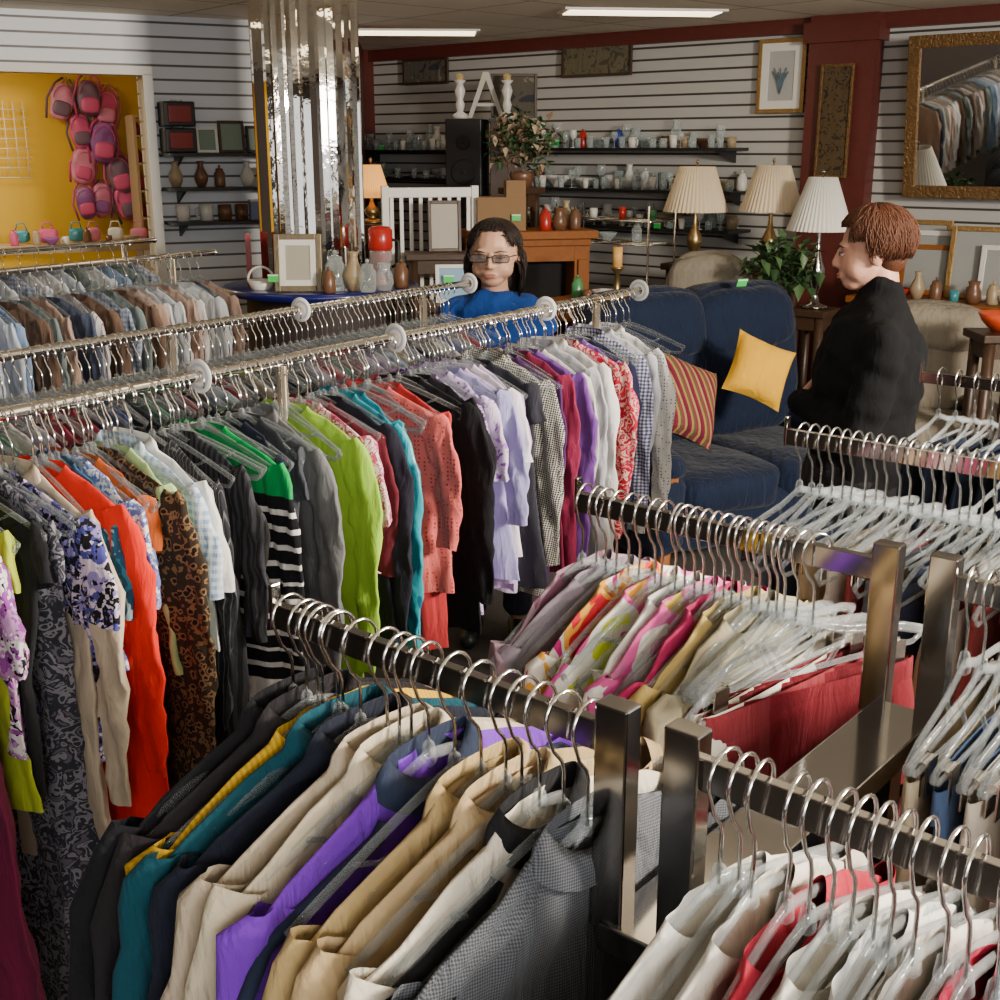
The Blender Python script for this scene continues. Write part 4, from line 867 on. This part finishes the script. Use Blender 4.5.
# ------------------------------------------------------------ sofa & chairs
navy=fab([(.005,.011,.032)],rough=.8,sheen=.08,wr=.9)
def sofa(name,loc,rz,w,m,label,h=1.1,d=.92,seats=2,armw=.22,sh=.45,cat='sofa',woodm=oak,e=.5):
    o=empty(name,loc,rz);iw=w-2*armw
    def soft(mb,amt=.018,fr=6):
        sd=R.random()*30;mb.v=[(x+amt*noise.noise(Vector((x*fr,y*fr,z*fr+sd))),y+amt*noise.noise(Vector((x*fr+sd,y*fr,z*fr))),z+amt*noise.noise(Vector((x*fr,y*fr+sd,z*fr)))) for x,y,z in mb.v];return mb
    mb=MB();mb.sup((0,-.02,.24),(w/2-.03,d/2-.05,.13),.35,28,12);mk('base_frame',mb,m,o)
    for k in range(seats):
        x=-iw/2+iw*(k+.5)/seats
        mb=MB();mb.sup((x,-.1,sh-.07),(iw/seats/2+.012,d/2-.1,.11),.4,36,18);mk('seat_cushion',soft(mb),m,o)
        mb=MB();M2=Matrix.Translation((x,d/2-.2,sh+(h-sh)/2+.02))@Matrix.Rotation(-.16,4,'X')
        mb.sup((0,0,0),(iw/seats/2+.07,.15,(h-sh)/2+.02),e,36,20,0,M2);
        mk('back_cushion',soft(mb),m,o)
        mb=MB();mb.sup((0,-.05,(h-sh)*.26),(iw/seats/2+.04,.14,(h-sh)*.23),.6,30,14,0,M2);mk('head_pillow',soft(mb),m,o)
    for sx in(-1,1):
        mb=MB();mb.sup((sx*(w/2-armw/2),-.03,.33),(armw/2,d/2-.02,.22),.4,20,12);mb.sup((sx*(w/2-armw/2),-.05,.54),(armw/2+.02,d/2-.03,.08),.7,20,12);mk('arm',soft(mb),m,o)
        mb=MB();mb.box((sx*(w/2-armw/2),-d/2+.02,.42),(.05,.03,.2));mk('arm_trim',mb,woodm,o,smooth=False,bevel=.008)
        for yy in(-d/2+.1,d/2-.12): mb=MB();mb.tube([(sx*(w/2-.12),yy,0),(sx*(w/2-.12),yy,.14)],[.022,.032],8);mk('leg',mb,woodm,o)
    mb=MB();mb.sup((0,d/2-.1,.55),(w/2-.04,.1,(h-.1)/2),.4,28,12);mk('back_frame',mb,m,o)
    tag(o,label,cat);return o
FD=Vector((.5,-.866,0));rs=math.atan2(FD.x,-FD.y)
sofa('sofa',(1.08,5.68,0),rs,1.5,navy,'dark navy blue upholstered sofa with high cushioned back',h=1.18,armw=.18,d=.96)
sofa('armchair',(2.3,6.45,0),TA*.6,.95,beigef,'grey beige upholstered armchair behind the sofa',h=1.02,seats=1,armw=.22,cat='armchair',d=.75,e=.65)
sofa('armchair',(1.22,7.13,0),-.3,.7,fab([(.28,.25,.2)]),'grey beige armchair near the lamps',h=1.24,seats=1,armw=.15,cat='armchair',d=.54,e=.65)
def cushion(loc,rot,m,label,s=.23):
    mb=MB();mb.cushion(s,s,s*.42);o=mk('throw_cushion',mb,m,loc=loc,rot=rot)
    tag(o,label,'cushion','throw cushions on the sofa')
cushion((1.2,5.5,.87),(-.4,.4,.1),fab([(.7,.37,.02)]),'golden yellow throw cushion on navy sofa',.15)
cushion((.80,5.18,.8),(-.45,.4,.45),fab([(.15,.012,.03),(.3,.18,.06),(.08,.08,.03),(.2,.02,.04),(.3,.22,.08),(.12,.01,.03)],'dstripe',13),'red and gold striped throw cushion on navy sofa',.185)
def greentag(loc,rot=(0,0,0)):
    mb=MB();mb.box((0,0,0),(.055,.003,.04));mb.box((0,-.002,.014),(.055,.002,.007),1);o=mk('price_tag',mb,[mat('tag_green',(.04,.6,.1),.5),white],loc=loc,rot=rot,smooth=False);tag(o,'bright green paper price tag','price tag','green price tags')
greentag((1.17,5.86,1.235),(.4,0,.4));greentag(W(2.3,.31,1.9),(0,0,TA));greentag(W(.5,.31,1.87),(0,0,TA));greentag((-.27,6.39,1.2),(0,0,.1));greentag((.1,7.6,1.45),(0,0,.1))
greentag((.62,6.76,.98),(0,0,TA));greentag(W(3.2,.32,1.35),(0,0,TA));greentag(LY(.6,.5,1.25),(0,0,TL));greentag((-1.2,6.42,1.2),(0,0,0))
o=empty('potted_plant',(1.56,6.76,0));mb=MB();mb.lathe([(.001,0),(.1,0),(.13,.3),(.12,.3),(.001,.28)],20);mk('pot',mb,cer[4],o)
mb=MB();mb.tube([(0,0,.28),(.02,0,.7),(0,0,1.15)],.015,6);mk('trunk',mb,darkw,o)
foliage(240,.22,(0,0,1.22),[lf1,lf2],'foliage',o,leaf=.08);tag(o,'leafy green potted plant between the chairs','plant')
wt=W(5.28,.3,0)
table('work_table',(wt[0],wt[1],0),TA,1.15,.45,1.0,oak,'long table stacked with frames and pots')
for k,(s_,w_,h_,m_) in enumerate(((4.9,.5,.44,goldf),(5.0,.45,.38,cer[0]),(5.15,.5,.3,oak),(5.4,.4,.42,goldf),(5.55,.3,.32,cer[0]),(4.8,.25,.28,oak))):
    frame('picture_frame',w_,h_,.03,m_,mat('grey_art%d'%k,(.3,.31,.3),.5),W(s_,.12+.035*k,1.002),TA+.1,tilt=-.12,label='framed picture leaning in a stack on the table',group='stack of leaning frames')
for k in range(9):
    vessel(['jar','mug','bowl','vase','jar','mug','pitcher','jar','bowl'][k],cer[[4,0,1,6,4,5,4,6,4][k]],W(4.78+.11*k,.43,1.002),.7,group='pottery on the work table')
mb=MB();mb.lathe([(.001,0),(.05,0),(.1,.05),(.12,.09),(.115,.09),(.001,.02)],24);o=mk('bowl',mb,mat('orange_red',(.7,.08,.02),.3),loc=(2.45,5.85,1.0));tag(o,'orange red plastic bowl on a stand','bowl')
table('plant_stand',(2.45,5.85,0),0,.28,.28,1.0,darkw,'small stand with orange bowl')
# ------------------------------------------------------------ people
def remesh(mb,vox=.006,sm=4):
    me=bpy.data.meshes.new('t');me.from_pydata(mb.v,[],mb.f);o=bpy.data.objects.new('t',me);COL.objects.link(o)
    r=o.modifiers.new('r','REMESH');r.mode='VOXEL';r.voxel_size=vox;r.use_smooth_shade=True
    s=o.modifiers.new('s','SMOOTH');s.iterations=sm;s.factor=.5
    dg=bpy.context.evaluated_depsgraph_get();ev=o.evaluated_get(dg);m2=bpy.data.meshes.new_from_object(ev,depsgraph=dg)
    bpy.data.objects.remove(o);m2.polygons.foreach_set('use_smooth',[True]*len(m2.polygons));return m2
def rob(name,mb,m,parent,vox=.006,sm=4,wrk=0):
    me=remesh(mb,vox,sm)
    if wrk:
        nn=[v.normal.copy() for v in me.vertices]
        for v,nv in zip(me.vertices,nn):
            c=v.co;q=noise.noise(Vector((c.x*14,c.y*14,c.z*22)))*wrk;v.co=c+nv*q
    me.materials.clear();me.materials.append(m);o=bpy.data.objects.new(name,me);COL.objects.link(o)
    if parent:o.parent=parent
    return o
def head_shapes(mb,HM):
    def e(c,r): mb.sup(c,r,1,18,12,0,HM)
    e((0,.015,.03),(.074,.093,.087));e((0,-.02,-.025),(.064,.07,.078));e((0,-.046,-.083),(.034,.034,.025));e((.034,-.038,-.045),(.03,.036,.033));e((-.034,-.038,-.045),(.03,.036,.033))
    def c(a,b,ra,rb): mb.cap(HM@Vector(a),HM@Vector(b),ra,rb,10)
    c((0,-.085,.008),(0,-.1,-.028),.007,.010);c((-.009,-.092,-.033),(.009,-.092,-.033),.007,.007);c((-.035,-.075,.022),(.035,-.075,.022),.010,.010)
    for s in(-1,1): e((s*.074,.012,-.01),(.009,.02,.03))
    e((0,-.079,-.062),(.024,.013,.012))
def face_parts(body,HM,lipc,irisc):
    for s in(-1,1):
        mb=MB();mb.sup((s*.031,-.0815,.0),(.0125,.007,.0046),1,14,10,0,HM);mb.sup((s*.031,-.0868,.0),(.0052,.003,.0042),1,10,8,1,HM);mk('eye',mb,[mat('eye_white',(.34,.3,.27),.3),mat('iris',irisc,.2)],body)
        mb=MB();mb.tube([HM@Vector((s*.016,-.088,.018)),HM@Vector((s*.033,-.087,.024)),HM@Vector((s*.05,-.075,.019))],[.0018,.0025,.0012],6);mk('eyebrow',mb,mat('brow',(.05,.028,.018),.8),body)
        mb=MB();mb.tube([HM@Vector((s*.018,-.084,.003)),HM@Vector((s*.031,-.088,.0065)),HM@Vector((s*.044,-.079,.003))],.0016,6);mk('eyelid',mb,mat('brow',(.05,.028,.018),.8),body)
    mb=MB();mb.sup((0,-.0895,-.059),(.02,.005,.0032),1,16,8,0,HM);mb.sup((0,-.089,-.0665),(.017,.005,.004),1,16,8,0,HM);mk('mouth',mb,mat('lips',lipc,.5),body)
def hairobj(body,HM,m,long=False,seed=1):
    r=random.Random(seed);mb=MB();ra=(.081,.101,.093) if long else (.085,.106,.1);ctr=Vector((0,.018,.028))
    if long: mb.sup((0,.034,.034),(.077,.088,.082),1,20,14,0,HM);mb.sup((0,.06,-.06),(.07,.045,.12),.9,18,12,0,HM)
    else: mb.sup((0,.034,.034),(.078,.09,.085),1,20,14,0,HM);mb.sup((0,.052,-.01),(.066,.053,.06),1,18,12,0,HM)
    cw_=Vector((0,.03,0)) # crown shifted back
    for k in range(1900):
        az=r.uniform(-pi,pi);aa=abs(az)
        if aa<.75: tm=rad(r.uniform(36,52)) if long else rad(r.uniform(44,64))
        elif aa<1.35: tm=rad(r.uniform(62,88)) if not long else rad(r.uniform(70,88))
        else: tm=rad(r.uniform(95,122))
        top=k%2==0
        wob=r.uniform(.0,.1 if not long else .05);pts=[];rr=[]
        t0=rad(r.uniform(0,10)) if top else rad(r.uniform(15,60));off=r.uniform(-.5,.5)
        if not top and tm<t0+.3: t0=max(0,tm-.5)
        for q in range(8):
            f=q/7;th=t0+(tm-t0)*f;a2=az+off*(1-f)*.6+.08*math.sin(6*f+k)
            d=Vector((math.sin(a2)*math.sin(th)*ra[0],-math.cos(a2)*math.sin(th)*ra[1],math.cos(th)*ra[2]))*(1+wob*(.5+.5*math.sin(pi*f))+.02*math.sin(7*f+k*1.3))
            pts.append(HM@(ctr+d));rr.append(.0027*(1-.65*f))
        if long and aa>1.35:
            last=ctr+d;l2=r.uniform(.08,.15)
            for q in range(1,5):
                f=q/4;pts.append(HM@(last+Vector((math.copysign(.016*math.sin(3*f)-.004*f,last.x),.008*f+.01*math.sin(4*f+k),-l2*f))));rr.append(.0024*(1-.6*f))
        mb.tube(pts,rr,4)
    mk('hair',mb,m,body)
def hand(mb,wr,dirv,nrm,side,curl=.6):
    d=Vector(dirv).normalized();n=Vector(nrm);n=(n-d*n.dot(d)).normalized();w=d.cross(n)*side;wr=Vector(wr)
    mb.cap(wr,wr+d*.03,.024,.026,12)
    for k in(-1.2,0,1.2): mb.cap(wr+w*k*.012+d*.02,wr+w*k*.018+d*.08,.016,.0125,10)
    for k,L in zip((-1.5,-.5,.5,1.5),(.062,.074,.078,.07)):
        p=wr+d*.083+w*k*.0195;dd=d.copy()
        for j,ff in enumerate((.45,.3,.25)):
            a=curl*(.5+j*.45);dd=(d*math.cos(a)+n*math.sin(a)).normalized();q=p+dd*L*ff;mb.cap(p,q,.0088-.0008*j,.0082-.0009*j,8);p=q
    p=wr+w*.022+d*.02;q=p+(w*.8+d*.7+n*.3).normalized()*.04;mb.cap(p,q,.0125,.0105,8);mb.cap(q,q+(w*.25+d*.9+n*.4).normalized()*.032,.0098,.0085,8)
def person(loc,rz,H0,J,hm,skinm,top,bottom,hairm,long,label,extra,bw=1.0,lipc=(.35,.12,.1),turtle=False,bust=.07):
    s=H0/1.66
    body=MB()
    HM=Matrix.Translation(J['head'])@hm
    head_shapes(body,HM)
    body.cap(Vector(J['head'])+Vector((0,.03,-.06)),(0,.03,1.38),.05,.054)
    def torso(mb,g,skin_=False):
        mb.sup((0,.015,1.22),(.155*bw+g,.105*bw+g,.17+g),.8,24,14);mb.sup((0,.01,1.04),(.142*bw+g,.1*bw+g,.16+g),.85,24,12);mb.sup((0,.02,.92),(.165*bw+g,.12*bw+g,.12+g),.85,24,12)
        mb.cap((-.13*bw,.02,1.325),(.13*bw,.02,1.325),.05+g,.05+g)
        if turtle or skin_: mb.cap((0,.025,1.33),(0,.028,1.41),.07+g,.054+g)
        if turtle: mb.cap((-.12,.02,1.345),(0,.028,1.385),.045+g,.05+g);mb.cap((.12,.02,1.345),(0,.028,1.385),.045+g,.05+g)
        for sx in(-1,1): mb.sup((sx*.068,-.06*bw,1.19),(bust+g*.7,bust*.85+g*.7,bust*1.1+g*.7),1,16,10)
        mb.sup((0,-.065*bw,1.19),(.07+g,.05+g,.08+g),1,16,10)
    def arms(mb,g,wr=True):
        for sd in('l','r'):
            sh,el,wq=J['sh'+sd],J['el'+sd],J['wr'+sd]
            mb.cap(sh,el,.047+g,.038+g);e2=Vector(el)+(Vector(wq)-Vector(el))*(1 if wr else .99);mb.cap(el,e2,.038+g,.024+g*(1 if not wr else .9))
    def legs(mb,g,full=True):
        for sx in(-1,1):
            mb.cap((sx*.085,.01,.9),(sx*.09,-.005,.48),.085+g,.056+g);mb.cap((sx*.09,-.005,.48),(sx*.092,.015,.1 if full else .14),.052+g,.036+g*1.2)
    torso(body,0,True);arms(body,0);legs(body,0)
    for sx in(-1,1): body.cap((sx*.092,.03,.045),(sx*.1,-.13,.032),.038,.03)
    hand(body,J['wrl'],J['hdl'],J['hnl'],1);hand(body,J['wrr'],J['hdr'],J['hnr'],-1)
    bo=rob('person',body,skinm,None,.0052,3)
    bo.location=loc;bo.rotation_euler=(0,0,rz);bo.scale=(s,s,s)
    mb=MB();torso(mb,.014);arms(mb,.018,False)
    if turtle: mb.cap((0,.03,1.38),(0,.02,1.44),.066,.06)
    rob('sweater' if turtle else 't_shirt',mb,top,bo,.008,12,.014)
    mb=MB();legs(mb,.02,False);mb.sup((0,.015,.9),(.17*bw+.012,.13*bw+.01,.13),.85,24,12);rob('trousers',mb,bottom,bo,.009,3,.008)
    for sx in(-1,1):
        mb=MB();mb.cap((sx*.092,.035,.045),(sx*.1,-.14,.035),.044,.036);o=rob('shoe',mb,black,bo,.008,2)
    face_parts(bo,HM,lipc,(.05,.025,.015));hairobj(bo,HM,hairm,long,3)
    if extra=='glasses':
        mb=MB()
        def se(a,p): return math.copysign(abs(a)**p,a)
        for sx in(-1,1):
            mb.tube([HM@Vector((sx*.034+.025*se(math.cos(a),.5),-.1+.004*abs(math.cos(a)),-.001+.0135*se(math.sin(a),.5))) for a in [2*pi*k/24 for k in range(24)]],.0018,6,closed=True)
            mb.tube([HM@Vector((sx*.059,-.096,.006)),HM@Vector((sx*.075,-.05,.006)),HM@Vector((sx*.08,.01,.0))],.0018,6)
        mb.tube([HM@Vector((-.01,-.1,.003)),HM@Vector((0,-.104,.005)),HM@Vector((.01,-.1,.003))],.002,6);g_=mk('eyeglasses',mb,black,bo)
        mb=MB()
        for sx in(-1,1): mb.sup((sx*.034,-.098,-.001),(.024,.0012,.0125),.6,16,8,0,HM)
        mk('lens',mb,mat('tinted_lens',(.1,.085,.08),.05,alpha=.4,spec=.6),g_)
    tag(bo,label,'person');return bo
blacksw=fab([(.004,.004,.005)],rough=1,sheen=0,wr=.5);hairb=mat('brown_hair',(.075,.026,.012),.6,spec=.25,bump=.3,bscale=300,var=.5);hairk=mat('dark_hair',(.014,.008,.006),.5,spec=.3,bump=.3,bscale=300,var=.4)
J1=dict(head=(0,-.012,1.54),shl=(-.17,.02,1.31),shr=(.18,.02,1.31),ell=(-.2,.0,1.07),elr=(.21,-.02,1.08),wrl=(-.03,-.09,1.1),wrr=(-.03,-.17,1.11),hdl=(.95,.25,0),hdr=(-.85,.6,.1),hnl=(0,1,0),hnr=(0,1,0))
person((1.05,3.42,0),-pi/2-.2,1.70,J1,Matrix.Rotation(.08,4,'X')@Matrix.Scale(.95,4),skin,blacksw,fab([(.01,.01,.012)]),hairb,False,'woman with short brown hair in black turtleneck sweater, arms folded','',bw=1.22,turtle=True,bust=.068)
J2=dict(head=(0,-.02,1.535),shl=(-.16,.02,1.3),shr=(.16,.02,1.3),ell=(-.21,.04,1.07),elr=(.21,.04,1.07),wrl=(-.2,-.14,.93),wrr=(.2,-.14,.93),hdl=(.2,-.8,-.3),hdr=(-.2,-.8,-.3),hnl=(.6,0,-1),hnr=(-.6,0,-1))
person((-.02,4.42,0),-.05,1.61,J2,Matrix.Rotation(.05,4,'X')@Matrix.Rotation(-.1,4,'Z')@Matrix.Diagonal((1.22,1.12,1.04,1)),skin2,fab([(.012,.055,.26)]),fab([(.03,.03,.05)]),hairk,True,'woman with shoulder length dark hair, glasses and blue top','glasses',bw=.98)
